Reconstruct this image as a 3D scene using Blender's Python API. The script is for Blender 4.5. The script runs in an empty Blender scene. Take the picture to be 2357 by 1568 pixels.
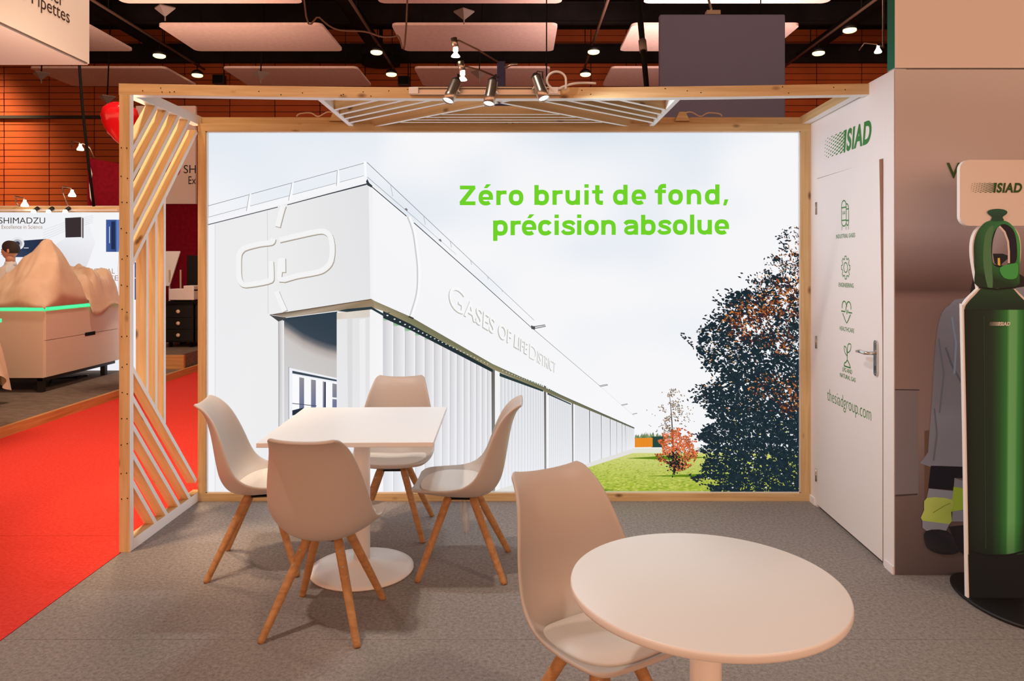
import bpy, bmesh, math, random
from math import sin, cos, pi, radians, sqrt, atan2
from mathutils import Matrix, Vector

S = bpy.context.scene
COL = S.collection

# ------------------------------------------------------------------ camera, world, key light
F, CX, CY, EYE = 1680.0, 1190.0, 605.0, 1.57      # focal length and principal point of a 2357x1568 frame
cam = bpy.data.cameras.new('camera'); cam_o = bpy.data.objects.new('camera', cam); COL.objects.link(cam_o)
cam_o.location = (0, 0, EYE); cam_o.rotation_euler = (pi/2, 0, 0)
cam.sensor_fit = 'HORIZONTAL'; cam.sensor_width = 36; cam.lens = 36*F/2357
cam.shift_x = -(CX-1178.5)/2357; cam.shift_y = (CY-784)/2357
cam.clip_end = 200
S.camera = cam_o

W = bpy.data.worlds.new('hall_ambient'); S.world = W; W.use_nodes = True
bg = W.node_tree.nodes['Background']
bg.inputs[0].default_value = (1.0, 0.50, 0.295, 1); bg.inputs[1].default_value = 2.05

S.view_settings.view_transform = 'Standard'
S.view_settings.look = 'None'
S.view_settings.exposure = 0.0
S.view_settings.gamma = 1.0
S.view_settings.use_curve_mapping = False

def lamp(name, kind, loc, power, color, aim=None, **kw):
    d = bpy.data.lights.new(name, kind); d.energy = power; d.color = color
    for k, v in kw.items(): setattr(d, k, v)
    o = bpy.data.objects.new(name, d); COL.objects.link(o); o.location = loc
    if aim is not None:
        o.rotation_euler = (Vector(aim)-Vector(loc)).to_track_quat('-Z', 'Y').to_euler()
    return o

# the hall's own lamps: one high floodlight over the aisle in front of the stand, and the wash on the wood wall; the rest are added fill
lamp('hall_floodlight_and_fill', 'SPOT', (-2.75, 1.6, 7.2), 690, (1.0, 0.82, 0.70), aim=(0.25, 2.5, 0), spot_size=radians(50), spot_blend=0.5, shadow_soft_size=0.12)
lamp('aisle_fill', 'POINT', (-2.9, 5.6, 2.3), 140, (1.0, 0.70, 0.46), shadow_soft_size=0.25)  # unseen point light added to brighten the hanging sign and the aisle carpet
lamp('aisle_fill', 'SPOT', (-3.8, 7.2, 6.6), 760, (1.0, 0.73, 0.54), aim=(-5.0, 8.6, 0), spot_size=radians(82), spot_blend=0.4, shadow_soft_size=0.25)  # unseen spot added to brighten the dust sheets and the far carpet
lamp('aisle_fill', 'SPOT', (-3.0, 3.2, 6.5), 900, (1.0, 0.72, 0.46), aim=(-2.15, 4.3, 1.7), spot_size=radians(25), spot_blend=0.7, shadow_soft_size=0.2)  # unseen narrow spot added overhead to brighten the wing slats
lamp('hall_floodlight_and_fill', 'SPOT', (3.8, 0.2, 6.6), 420, (1.0, 0.76, 0.60), aim=(0.85, 2.0, 0), spot_size=radians(36), spot_blend=0.8, shadow_soft_size=0.2)  # unseen second spot added to brighten the round table and nearby floor
lamp('wall_wash', 'SPOT', (-15.2, 17.2, 7.6), 2400, (1.0, 0.64, 0.36), aim=(-15.2, 20, 4.0), spot_size=radians(80), spot_blend=0.9, shadow_soft_size=0.3)
lamp('raft_fill', 'AREA', (-6, 12.0, 4.9), 112, (1.0, 0.63, 0.47), aim=(-6, 13.0, 8), size=4)  # unseen upward area light added to brighten the rafts
lamp('raft_fill', 'AREA', (3, 12.0, 4.9), 320, (1.0, 0.68, 0.60), aim=(3, 13.0, 8), size=4)  # same added raft light, stronger, for the middle rafts

# ------------------------------------------------------------------ helpers
def lin(c):
    c = c/255.0
    return c/12.92 if c <= 0.04045 else ((c+0.055)/1.055)**2.4
def rgb(r, g, b): return (lin(r), lin(g), lin(b), 1.0)
def at(px, py, Y): return Vector(((px-CX)*Y/F, Y, EYE-(py-CY)*Y/F))
def on_floor(px, py, z=0.0):
    Y = F*(EYE-z)/(py-CY); return Vector(((px-CX)*Y/F, Y, z))

def mat(name, color, rough=0.6, metal=0.0, spec=0.5, emit=None, strength=1.0):
    m = bpy.data.materials.new(name); m.use_nodes = True
    b = m.node_tree.nodes['Principled BSDF']
    b.inputs['Base Color'].default_value = color
    b.inputs['Roughness'].default_value = rough
    b.inputs['Metallic'].default_value = metal
    b.inputs['Specular IOR Level'].default_value = spec
    if emit is not None:
        b.inputs['Emission Color'].default_value = emit; b.inputs['Emission Strength'].default_value = strength
    return m

def noisy(name, c1, c2, scale=8.0, rough=0.7, stretch=(1, 1, 1), bump=0.0, detail=4.0, lo=0.35, hi=0.65, coord='Object', spec=0.4, metal=0.0):
    m = mat(name, c1, rough, metal, spec); nt = m.node_tree; n = nt.nodes; l = nt.links
    tc = n.new('ShaderNodeTexCoord'); mp = n.new('ShaderNodeMapping'); mp.inputs['Scale'].default_value = stretch
    no = n.new('ShaderNodeTexNoise'); no.inputs['Scale'].default_value = scale; no.inputs['Detail'].default_value = detail
    cr = n.new('ShaderNodeValToRGB'); cr.color_ramp.elements[0].position = lo; cr.color_ramp.elements[1].position = hi
    cr.color_ramp.elements[0].color = c1; cr.color_ramp.elements[1].color = c2
    l.new(tc.outputs[coord], mp.inputs['Vector']); l.new(mp.outputs[0], no.inputs['Vector'])
    l.new(no.outputs['Fac'], cr.inputs[0]); l.new(cr.outputs[0], n['Principled BSDF'].inputs['Base Color'])
    if bump:
        bp = n.new('ShaderNodeBump'); bp.inputs['Strength'].default_value = bump; bp.inputs['Distance'].default_value = 0.004
        l.new(no.outputs['Fac'], bp.inputs['Height']); l.new(bp.outputs[0], n['Principled BSDF'].inputs['Normal'])
    return m

def wood(name, c1, c2, knot=True, rough=0.62):
    # grain runs along the object's own x axis
    m = mat(name, c1, rough, 0, 0.3); nt = m.node_tree; n = nt.nodes; l = nt.links
    tc = n.new('ShaderNodeTexCoord'); oi = n.new('ShaderNodeObjectInfo')
    add = n.new('ShaderNodeVectorMath'); add.operation = 'ADD'
    sc = n.new('ShaderNodeVectorMath'); sc.operation = 'SCALE'; sc.inputs[0].default_value = (7.1, 3.3, 5.7)
    l.new(oi.outputs['Random'], sc.inputs['Scale'])
    l.new(tc.outputs['Object'], add.inputs[0]); l.new(sc.outputs[0], add.inputs[1])
    mp = n.new('ShaderNodeMapping'); mp.inputs['Scale'].default_value = (2.2, 42, 42)
    no = n.new('ShaderNodeTexNoise'); no.inputs['Scale'].default_value = 1.0; no.inputs['Detail'].default_value = 3; no.inputs['Distortion'].default_value = 0.6
    l.new(add.outputs[0], mp.inputs[0]); l.new(mp.outputs[0], no.inputs['Vector'])
    cr = n.new('ShaderNodeValToRGB'); cr.color_ramp.elements[0].position = 0.3; cr.color_ramp.elements[1].position = 0.68
    cr.color_ramp.elements[0].color = c2; cr.color_ramp.elements[1].color = c1
    l.new(no.outputs['Fac'], cr.inputs[0])
    out = cr.outputs[0]
    if knot:
        mp2 = n.new('ShaderNodeMapping'); mp2.inputs['Scale'].default_value = (4.5, 9, 9)
        vo = n.new('ShaderNodeTexVoronoi'); vo.inputs['Scale'].default_value = 1.0
        l.new(add.outputs[0], mp2.inputs[0]); l.new(mp2.outputs[0], vo.inputs['Vector'])
        kr = n.new('ShaderNodeValToRGB'); kr.color_ramp.elements[0].position = 0.06; kr.color_ramp.elements[1].position = 0.16
        kr.color_ramp.elements[0].color = (1, 1, 1, 1); kr.color_ramp.elements[1].color = (0, 0, 0, 1)
        l.new(vo.outputs['Distance'], kr.inputs[0])
        mx = n.new('ShaderNodeMix'); mx.data_type = 'RGBA'
        mx.inputs[7].default_value = (c2[0]*0.35, c2[1]*0.3, c2[2]*0.28, 1)
        l.new(kr.outputs[0], mx.inputs[0]); l.new(out, mx.inputs[6]); out = mx.outputs[2]
    l.new(out, n['Principled BSDF'].inputs['Base Color'])
    return m

def print_mat(name, lit, sampled=True):
    # ink printed on a flat sheet: colours live in the mesh's colour attribute; lit = backlit film
    m = bpy.data.materials.new(name); m.use_nodes = True; n = m.node_tree.nodes; l = m.node_tree.links
    a = n.new('ShaderNodeAttribute'); a.attribute_name = 'ink'
    b = n['Principled BSDF']
    if lit:
        n.remove(b); e = n.new('ShaderNodeEmission'); l.new(a.outputs['Color'], e.inputs[0]); e.inputs[1].default_value = lit
        l.new(e.outputs[0], n['Material Output'].inputs[0])
        if not sampled: m.cycles.emission_sampling = 'NONE'
    else:
        l.new(a.outputs['Color'], b.inputs['Base Color']); b.inputs['Roughness'].default_value = 0.55; b.inputs['Specular IOR Level'].default_value = 0.25
    return m

M = {}
M['white'] = mat('white_laminate', rgb(243, 242, 240), 0.35, 0, 0.4)
M['paint'] = mat('white_paint', rgb(248, 247, 246), 0.6, 0, 0.3)
M['panel'] = mat('white_partition', rgb(240, 238, 240), 0.55, 0, 0.3)
M['shell'] = mat('chair_plastic', rgb(196, 186, 177), 0.42, 0, 0.4)
M['pad'] = mat('chair_leatherette', rgb(232, 224, 214), 0.42, 0, 0.4)
M['leg'] = wood('beech_leg', rgb(192, 146, 98), rgb(166, 120, 76), knot=False, rough=0.5)
M['pine'] = wood('pine_timber', rgb(222, 196, 148), rgb(202, 170, 120))
M['slat'] = wood('pine_slat_lit', rgb(246, 226, 184), rgb(230, 200, 152))  # pine lightened in colour to stand in for lamp light on the slats
M['black'] = mat('black_plastic', rgb(22, 21, 21), 0.5)
M['blackmatt'] = mat('matt_black', rgb(16, 15, 15), 0.85, 0, 0.2)
M['steel'] = mat('brushed_steel', rgb(190, 180, 168), 0.32, 0.9)
M['chrome'] = mat('chrome', rgb(215, 212, 208), 0.18, 1.0)
M['alu'] = mat('white_aluminium', rgb(232, 231, 230), 0.4, 0.1)
M['carpet'] = noisy('heather_carpet', rgb(86, 81, 80), rgb(184, 174, 167), 60, 0.95, detail=12, lo=0.3, hi=0.7, spec=0.1)
M['carpet'].node_tree.nodes['Noise Texture'].inputs['Roughness'].default_value = 0.86
M['red'] = noisy('red_carpet', rgb(220, 60, 52), rgb(232, 74, 62), 60, 0.95, bump=0.2, spec=0.1)
M['brown_carpet'] = noisy('brown_grey_carpet', rgb(112, 98, 88), rgb(134, 118, 106), 30, 0.95, stretch=(0.3, 1, 1), spec=0.1)
M['concrete'] = noisy('hall_concrete', rgb(120, 112, 104), rgb(140, 130, 120), 3, 0.8)
M['dark'] = noisy('dark_ceiling', rgb(32, 30, 31), rgb(42, 38, 37), 2, 0.9, spec=0.1)
M['raft'] = noisy('acoustic_raft', rgb(236, 212, 204), rgb(228, 202, 192), 12, 0.9, spec=0.1)
M['cladding'] = noisy('orange_cladding', rgb(186, 92, 44), rgb(164, 78, 36), 0.7, 0.6, spec=0.2)
M['beige'] = mat('beige_board', rgb(240, 208, 188), 0.6, 0, 0.2)
M['edge'] = mat('door_edge', rgb(176, 146, 134), 0.6)
M['joint'] = mat('dark_joint', rgb(46, 28, 20), 0.9)
M['navy'] = noisy('navy_fabric', rgb(122, 132, 172), rgb(132, 142, 182), 240, 0.95, bump=0.2, spec=0.05)
M['navy2'] = mat('navy_panel', rgb(40, 42, 84), 0.6)
M['maroon'] = noisy('maroon_fabric', rgb(136, 22, 40), rgb(120, 18, 36), 20, 0.9, spec=0.05)
M['cloth'] = noisy('cream_dust_sheet', rgb(232, 208, 184), rgb(222, 196, 170), 6, 0.9, spec=0.05)
M['cabinet'] = mat('white_cabinet', rgb(234, 214, 196), 0.5)
M['led'] = mat('green_led', rgb(60, 220, 150), 0.5, emit=rgb(70, 235, 160), strength=1.1)
M['bulb'] = mat('lit_bulb', rgb(255, 240, 210), 0.5, emit=(1.0, 0.86, 0.62, 1), strength=7.0)
M['spotlens'] = mat('lit_spot_lens', rgb(255, 250, 240), 0.5, emit=(1.0, 0.95, 0.86, 1), strength=9.0)
M['highbay'] = mat('lit_high_bay', rgb(255, 240, 190), 0.5, emit=(1.0, 0.85, 0.38, 1), strength=2.2)
M['balloon'] = mat('red_balloon', rgb(222, 24, 34), 0.15, 0, 0.6)
M['green'] = mat('green_print', rgb(44, 128, 48), 0.6)
M['darkgreen'] = mat('dark_green_print', rgb(40, 92, 32), 0.6)
M['greypale'] = mat('pale_grey_print', rgb(176, 178, 182), 0.6)
M['tealedge'] = mat('teal_green_edge', rgb(20, 120, 96), 0.5)
M['ink_lit'] = print_mat('backlit_film', 1.0)
M['ink_lit2'] = print_mat('backlit_film_ink', 1.0, sampled=False)
M['ink'] = print_mat('printed_sheet', 0)
M['text'] = mat('dark_lettering', rgb(60, 42, 34), 0.7)
M['skin'] = mat('skin', rgb(206, 150, 122), 0.55)
M['hair'] = mat('dark_hair', rgb(44, 28, 22), 0.7)
M['shirt'] = mat('white_shirt', rgb(228, 222, 216), 0.8)
M['trousers'] = mat('dark_trousers', rgb(38, 38, 48), 0.8)
M['conduit'] = mat('brown_conduit', rgb(110, 84, 72), 0.6)
M['greyhorn'] = mat('grey_horn', rgb(128, 116, 110), 0.5)
film = mat('clear_film', rgb(235, 238, 242), 0.12, 0, 0.6); film.node_tree.nodes['Principled BSDF'].inputs['Alpha'].default_value = 0.28
M['film'] = film
M['woodfloor'] = wood('wood_step', rgb(214, 160, 104), rgb(186, 130, 78), knot=False)

def ink(r, g, b, k=1.0):
    # albedo of a print that reads as r, g, b beside white paint reading 208, 148, 118
    return tuple(min(0.9, 0.85*lin(c)*k/lin(w)) for c, w in ((r, 208), (g, 148), (b, 118)))+(1.0,)
class MB:
    def __init__(s): s.v = []; s.f = []; s.mi = []; s.ink = None; s.sm = []
    def add(s, vs, fs, mi=0, smooth=False):
        o = len(s.v); s.v += [tuple(v) for v in vs]
        for f in fs: s.f.append(tuple(i+o for i in f)); s.mi.append(mi); s.sm.append(smooth)
        return s
    def box(s, a, b, mi=0, white=None, wi=1, M4=None):
        x0, y0, z0 = a; x1, y1, z1 = b
        vs = [(x0,y0,z0),(x1,y0,z0),(x1,y1,z0),(x0,y1,z0),(x0,y0,z1),(x1,y0,z1),(x1,y1,z1),(x0,y1,z1)]
        if M4 is not None: vs = [M4 @ Vector(v) for v in vs]
        fs = {'-z':(0,3,2,1),'+z':(4,5,6,7),'-y':(0,1,5,4),'+x':(1,2,6,5),'+y':(2,3,7,6),'-x':(3,0,4,7)}
        o = len(s.v); s.v += [tuple(v) for v in vs]
        for k, f in fs.items():
            s.f.append(tuple(i+o for i in f)); s.mi.append(wi if white and k in white else mi); s.sm.append(False)
        return s
    def tube(s, pts, r, n=10, mi=0, cap=True, smooth=True):
        pts = [Vector(p) for p in pts]; rs = r if isinstance(r, (list, tuple)) else [r]*len(pts)
        vs = []; up = None
        for i, p in enumerate(pts):
            d = (pts[min(i+1, len(pts)-1)]-pts[max(i-1, 0)]).normalized()
            if up is None:
                up = Vector((0,0,1)) if abs(d.z) < 0.9 else Vector((1,0,0))
            a = d.cross(up)
            if a.length < 1e-5: a = d.orthogonal()
            a.normalize(); b = a.cross(d).normalized(); up = b
            for k in range(n):
                t = 2*pi*k/n; vs.append(p+(a*cos(t)+b*sin(t))*rs[i])
        fs = []
        for i in range(len(pts)-1):
            for k in range(n):
                fs.append((i*n+k, i*n+(k+1)%n, (i+1)*n+(k+1)%n, (i+1)*n+k))
        s.add(vs, fs, mi, smooth)
        if cap:
            o = len(s.v)-len(vs)
            s.f.append(tuple(o+k for k in range(n-1,-1,-1))); s.mi.append(mi); s.sm.append(False)
            s.f.append(tuple(o+(len(pts)-1)*n+k for k in range(n))); s.mi.append(mi); s.sm.append(False)
        return s
    def lathe(s, prof, n=32, mi=0, M4=None, sx=1, sy=1, smooth=True):
        vs = []; fs = []
        for r, z in prof:
            for k in range(n):
                t = 2*pi*k/n; v = Vector((r*cos(t)*sx, r*sin(t)*sy, z)); vs.append(M4 @ v if M4 is not None else v)
        for i in range(len(prof)-1):
            for k in range(n): fs.append((i*n+k, i*n+(k+1)%n, (i+1)*n+(k+1)%n, (i+1)*n+k))
        fs.append(tuple(range(n-1,-1,-1))); fs.append(tuple((len(prof)-1)*n+k for k in range(n)))
        return s.add(vs, fs, mi, smooth)
    def prism(s, pts, d0, d1, M4, mi=0, front=None):
        # outline pts in local xy, extruded along local z between d0 and d1
        n = len(pts); vs = [M4 @ Vector((x, y, d0)) for x, y in pts]+[M4 @ Vector((x, y, d1)) for x, y in pts]
        s.add(vs, [tuple(range(n-1,-1,-1))], mi)
        o = len(s.v)-2*n
        s.f.append(tuple(o+n+k for k in range(n))); s.mi.append(mi if front is None else front); s.sm.append(False)
        for k in range(n):
            s.f.append((o+k, o+(k+1)%n, o+n+(k+1)%n, o+n+k)); s.mi.append(mi); s.sm.append(False)
        return s
    def grid(s, rows, mi=0, smooth=True, closed=False):
        n = len(rows[0]); vs = [p for r in rows for p in r]; fs = []
        for i in range(len(rows)-1):
            for k in range(n if closed else n-1): fs.append((i*n+k, i*n+(k+1)%n, (i+1)*n+(k+1)%n, (i+1)*n+k))
        return s.add(vs, fs, mi, smooth)
    def build(s, name, mats, parent=None, bevel=0.0, M4=None, seg=2):
        me = bpy.data.meshes.new(name); me.from_pydata(s.v, [], s.f)
        for m in (mats if isinstance(mats, (list, tuple)) else [mats]): me.materials.append(M[m] if isinstance(m, str) else m)
        me.polygons.foreach_set('material_index', s.mi); me.polygons.foreach_set('use_smooth', s.sm)
        me.update()
        o = bpy.data.objects.new(name, me); COL.objects.link(o)
        if M4 is not None: o.matrix_world = M4
        if parent is not None: o.parent = parent
        if bevel:
            b = o.modifiers.new('edge', 'BEVEL'); b.width = bevel; b.segments = seg; b.limit_method = 'ANGLE'; b.angle_limit = radians(40)
        return o

def tag(o, label=None, cat=None, group=None, kind=None):
    if label: o['label'] = label
    if cat: o['category'] = cat
    if group: o['group'] = group
    if kind: o['kind'] = kind
    return o
def thing(name, label, cat, loc=(0,0,0), rz=0.0, group=None):
    o = bpy.data.objects.new(name, None); COL.objects.link(o); o.location = loc; o.rotation_euler = (0,0,rz)
    o.empty_display_size = 0.1
    return tag(o, label, cat, group)
def copy_tree(o, parent=None):
    c = o.copy(); COL.objects.link(c)
    if parent is not None: c.parent = parent
    for ch in o.children: copy_tree(ch, c)
    return c

def timber(name, p, q, w, h, parent, mats=('pine',), up=(0,0,1), white=None, shift=(0,0), bevel=0.0015):
    # a plank from p to q; local x runs along it, local z is 'up', w = size across (local y), h = size along local z
    p = Vector(p); q = Vector(q); x = (q-p).normalized(); u = Vector(up); y = u.cross(x).normalized(); z = x.cross(y)
    R = Matrix((x, y, z)).transposed().to_4x4(); T = Matrix.Translation(p) @ R
    L = (q-p).length
    m = MB().box((0, -w/2+shift[0], -h/2+shift[1]), (L, w/2+shift[0], h/2+shift[1]), white=white)
    return m.build(name, list(mats), parent, bevel=bevel, M4=T)

_dg = bpy.context.evaluated_depsgraph_get
def text2d(s, offset=0.0, shear=0.0, space=1.0):
    cu = bpy.data.curves.new('t', 'FONT'); cu.body = s; cu.size = 1; cu.offset = offset; cu.shear = shear; cu.space_character = space
    cu.fill_mode = 'BOTH'; cu.dimensions = '2D'; cu.resolution_u = 5
    o = bpy.data.objects.new('t', cu); COL.objects.link(o)
    e = o.evaluated_get(_dg()); me = e.to_mesh()
    vs = [(v.co.x, v.co.y) for v in me.vertices]; fs = [tuple(p.vertices) for p in me.polygons]
    e.to_mesh_clear(); bpy.data.objects.remove(o); bpy.data.curves.remove(cu)
    x0 = min(v[0] for v in vs); x1 = max(v[0] for v in vs); y0 = min(v[1] for v in vs); y1 = max(v[1] for v in vs)
    return [((x-x0)/(x1-x0), (y-y0)/(y1-y0)) for x, y in vs], fs
def text_on(m, s, M4, x0, y0, x1, y1, d=0.0006, mi=0, **kw):
    # lettering fitted to the box x0..x1, y0..y1 of the local plane M4 (local z = out of the surface)
    vs, fs = text2d(s, **kw)
    m.add([M4 @ Vector((x0+u*(x1-x0), y0+v*(y1-y0), d)) for u, v in vs], fs, mi)
    return m
def frame(o, u, v):
    u = Vector(u).normalized(); v = Vector(v).normalized(); n = u.cross(v)
    return Matrix.Translation(Vector(o)) @ Matrix((u, v, n)).transposed().to_4x4()
def stroke(m, pts, w, M4, d=0.0006, mi=0, closed=False):
    P = [Vector((x, y)) for x, y in pts]; n = len(P); L = []; R = []
    for i in range(n):
        a = P[(i-1) % n] if closed or i > 0 else P[i]; b = P[(i+1) % n] if closed or i < n-1 else P[i]
        t = (b-a); t = t.normalized() if t.length > 1e-9 else Vector((1, 0)); k = Vector((-t.y, t.x))*w/2
        L.append(P[i]+k); R.append(P[i]-k)
    vs = [M4 @ Vector((p.x, p.y, d)) for p in L+R]
    fs = [(i, n+i, n+(i+1) % n, (i+1) % n) for i in range(n if closed else n-1)]
    return m.add(vs, fs, mi)
def arc(cx, cy, rx, ry, a0, a1, n=14):
    return [(cx+rx*cos(radians(a0+(a1-a0)*i/n)), cy+ry*sin(radians(a0+(a1-a0)*i/n))) for i in range(n+1)]
def rounded(x0, y0, x1, y1, r, n=6):
    return arc(x1-r, y0+r, r, r, -90, 0, n)+arc(x1-r, y1-r, r, r, 0, 90, n)+arc(x0+r, y1-r, r, r, 90, 180, n)+arc(x0+r, y0+r, r, r, 180, 270, n)

class Ink(MB):
    """flat printed artwork: polygons with a colour per corner, drawn in pixel coordinates of a plane"""
    def __init__(s, plane): MB.__init__(s); s.plane = plane; s.c = []; s.layer = 0
    def poly(s, pts, cols, step=True):
        if step: s.layer += 1
        n = len(pts)
        if not isinstance(cols, list): cols = [cols]*n
        s.add([s.plane(x, y, s.layer) for x, y in pts], [tuple(range(n))]); s.c += cols
    def line(s, pts, w, c, step=True, closed=False):
        if step: s.layer += 1
        P = [Vector(p) for p in pts]; n = len(P); ws = w if isinstance(w, list) else [w]*n
        L = []; R = []
        for i in range(n):
            a = P[(i-1) % n] if closed or i > 0 else P[i]; b = P[(i+1) % n] if closed or i < n-1 else P[i]
            t = (b-a).normalized(); k = Vector((-t.y, t.x))*ws[i]/2; L.append(P[i]+k); R.append(P[i]-k)
        for i in range(n if closed else n-1):
            j = (i+1) % n
            s.add([s.plane(q.x, q.y, s.layer) for q in (L[i], R[i], R[j], L[j])], [(0, 1, 2, 3)]); s.c += [c]*4
    def tris(s, vs, fs, c):
        s.add([s.plane(x, y, s.layer) for x, y in vs], fs); s.c += [c]*sum(len(f) for f in fs)
    def build(s, name, mats, parent=None):
        # corner colours in face order
        o = MB.build(s, name, mats, parent); me = o.data
        a = me.color_attributes.new('ink', 'FLOAT_COLOR', 'CORNER')
        flat = [x for c in s.c for x in c]; a.data.foreach_set('color', flat)
        return o

def catmull(P, n):
    out = []
    for i in range(len(P)-1):
        p0 = P[max(i-1, 0)]; p1 = P[i]; p2 = P[i+1]; p3 = P[min(i+2, len(P)-1)]
        for k in range(n):
            t = k/n
            out.append(tuple(0.5*(2*b+(c-a)*t+(2*a-5*b+4*c-d)*t*t+(3*b-a-3*c+d)*t**3) for a, b, c, d in zip(p0, p1, p2, p3)))
    out.append(tuple(P[-1])); return out

# ------------------------------------------------------------------ the hall (setting)
tag(MB().box((-19, -12, -0.25), (19, 20.4, -0.12)).build('floor', 'concrete'), kind='structure')
tag(MB().box((-19, -12, 8.0), (19, 20.4, 8.2)).build('ceiling', 'dark'), kind='structure')
for sx_ in (-1, 1):
    tag(MB().box((min(sx_*19, sx_*19.3), 2.0, -0.12), (max(sx_*19, sx_*19.3), 20.4, 8.0)).build('wall_left' if sx_ < 0 else 'wall_side', 'cladding'), kind='structure')
wall = tag(MB().box((-19, 20.06, -0.12), (19, 20.4, 8.0)).build('wall_back', 'joint'), kind='structure')
PW, PH = 1.238, 0.1745
plank_me = MB().box((0.012, 0, 0.009), (PW-0.012, 0.05, PH-0.009)).build('plank', 'cladding', wall, bevel=0.0)
plank_me.location = (-19.05, 20.012, 0); first = True
rest = MB()
cols = range(0, 31); n_ind = 0
for r in range(0, 46):
    z = r*PH-0.05
    for c in cols:
        x = -19.02+c*PW
        vis = (x < -10.2 and x > -15.6 and 2.7 < z < 7.0) or (-10.2 <= x < 5.6 and 5.35 < z < 7.3 and c % 1 == 0) 
        if vis and n_ind < 299:
            n_ind += 1
            if first: o = plank_me; first = False
            else:
                o = plank_me.copy(); COL.objects.link(o)
            o.location = (x, 20.012+((r*7+c*5) % 4)*0.004, z)
        elif z > 0 and x < 18:
            rest.box((x+0.012, 20.012, z+0.009), (x+PW-0.012, 20.062, z+PH-0.009))
tag(rest.build('cladding', 'cladding', wall), kind='stuff')
MB().box((-19, 19.9, 5.51), (-9.6, 20.0, 5.59)).build('rail', 'black', wall)

# acoustic rafts
RX = [(-11.3, -8.14), (-6.82, -3.7), (-2.38, 0.77), (2.18, 5.37)]
RY = [(10.95, 12.66), (13.82, 15.52), (16.88, 18.6)]
rx_word = ['above the cream dust sheets', 'above the slatted side wing', 'above the spotlight rail', 'behind the navy banner']
ry_word = ['in the nearest row', 'in the middle row', 'in the row by the wood wall']
for i, (y0, y1) in enumerate(RY):
    for k, (x0, x1) in enumerate(RX):
        T = Matrix.Translation((x0, y0, 6.07)); w, d = x1-x0, y1-y0
        t = thing('ceiling_panel', 'pale acoustic ceiling panel %s, %s' % (rx_word[k], ry_word[i]), 'ceiling panel', (x0+w/2, y0+d/2, 6.07), group='pale rafts hung under the dark ceiling')
        o = MB().prism(rounded(-w/2, -d/2, w/2, d/2, 0.12), 0, 0.05, Matrix.Identity(4)).build('board', 'raft', t)
        for sx in (-1, 1):
            MB().tube([(sx*w*0.35, 0, 0.05), (sx*w*0.35, 0, 1.93)], 0.008, 6).build('hanger', 'blackmatt', t)

# lamp pipes and high-bay lamps
lamps = [(0, 367, 127, 16.0), (0, 455, 172, 17.9), (1, 862, 119, 16.0), (1, 905, 170, 17.9), (2, 1362, 118, 16.0), (2, 1351, 170, 17.9), (3, 1885, 121, 16.0), (3, 1957, 68, 14.5)]
pipe_x = [-7.84, -3.08, 1.68, 6.61]
pipe_w = ['over the cream dust sheets', 'between the slatted wing and spotlight rail', 'beside the black hanging strap', 'beyond the navy banner']
for k, x in enumerate(pipe_x):
    t = thing('lamp_pipe', 'thin brown ceiling pipe carrying lamps %s' % pipe_w[k], 'pipe', (x, 14, 6.42))
    MB().tube([(0, -5.5, 0), (0, 4.3, 0)], 0.03, 8).build('pipe', 'conduit', t)
    for y in (-4, 0, 4): MB().tube([(0, y, 0), (0, y, 1.58)], 0.012, 6).build('hanger', 'blackmatt', t)
for n, (k, px, py, Y) in enumerate(lamps):
    p = at(px, py, Y); p.x = pipe_x[k]
    near = sum(1 for j, a in enumerate(lamps) if a[0] == k and a[3] < Y)
    t = thing('high_bay_lamp', 'lit yellow ceiling lamp %s, %s of two' % (pipe_w[k], 'farther' if near else 'nearer'), 'lamp', p, group='lit lamps under the hall ceiling')
    MB().lathe([(0.13, 0.0), (0.135, 0.05), (0.08, 0.1), (0.03, 0.12)], 20).build('housing', 'black', t)
    MB().lathe([(0.1, -0.05), (0.128, -0.03), (0.128, 0.002)], 20).build('diffuser', 'highbay', t)
    MB().tube([(0, 0, 0.1), (0, 0, 6.388-p.z)], 0.012, 6).build('stem', 'blackmatt', t)

# funnel shaped fixtures
horn_w = [(380, 30, 13.2, 'above the raft over the slatted wing'), (1068, 38, 13.2, 'high above the spotlight rail'), (600, 178, 16.2, 'over the header beam near the wing'),
          (1103, 175, 16.2, 'just behind the small halogen lamps'), (95, 178, 16.2, 'under the hanging text sign'), (247, 232, 16.2, 'above the red balloon')]
for px, py, Y, w in horn_w:
    p = at(px, py, Y)
    t = thing('funnel_fixture', 'grey upside down funnel fixture on a thin rod %s' % w, 'ceiling fixture', p, group='grey funnel fixtures')
    MB().lathe([(0.012, -0.14), (0.014, -0.06), (0.09, 0.0), (0.19, 0.08), (0.19, 0.1)], 4, smooth=False).build('funnel', 'greyhorn', t)
    MB().tube([(0, 0, 0.08), (0.1, 0.02, 7.98-p.z)], 0.014, 6).build('rod', 'blackmatt', t)

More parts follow.
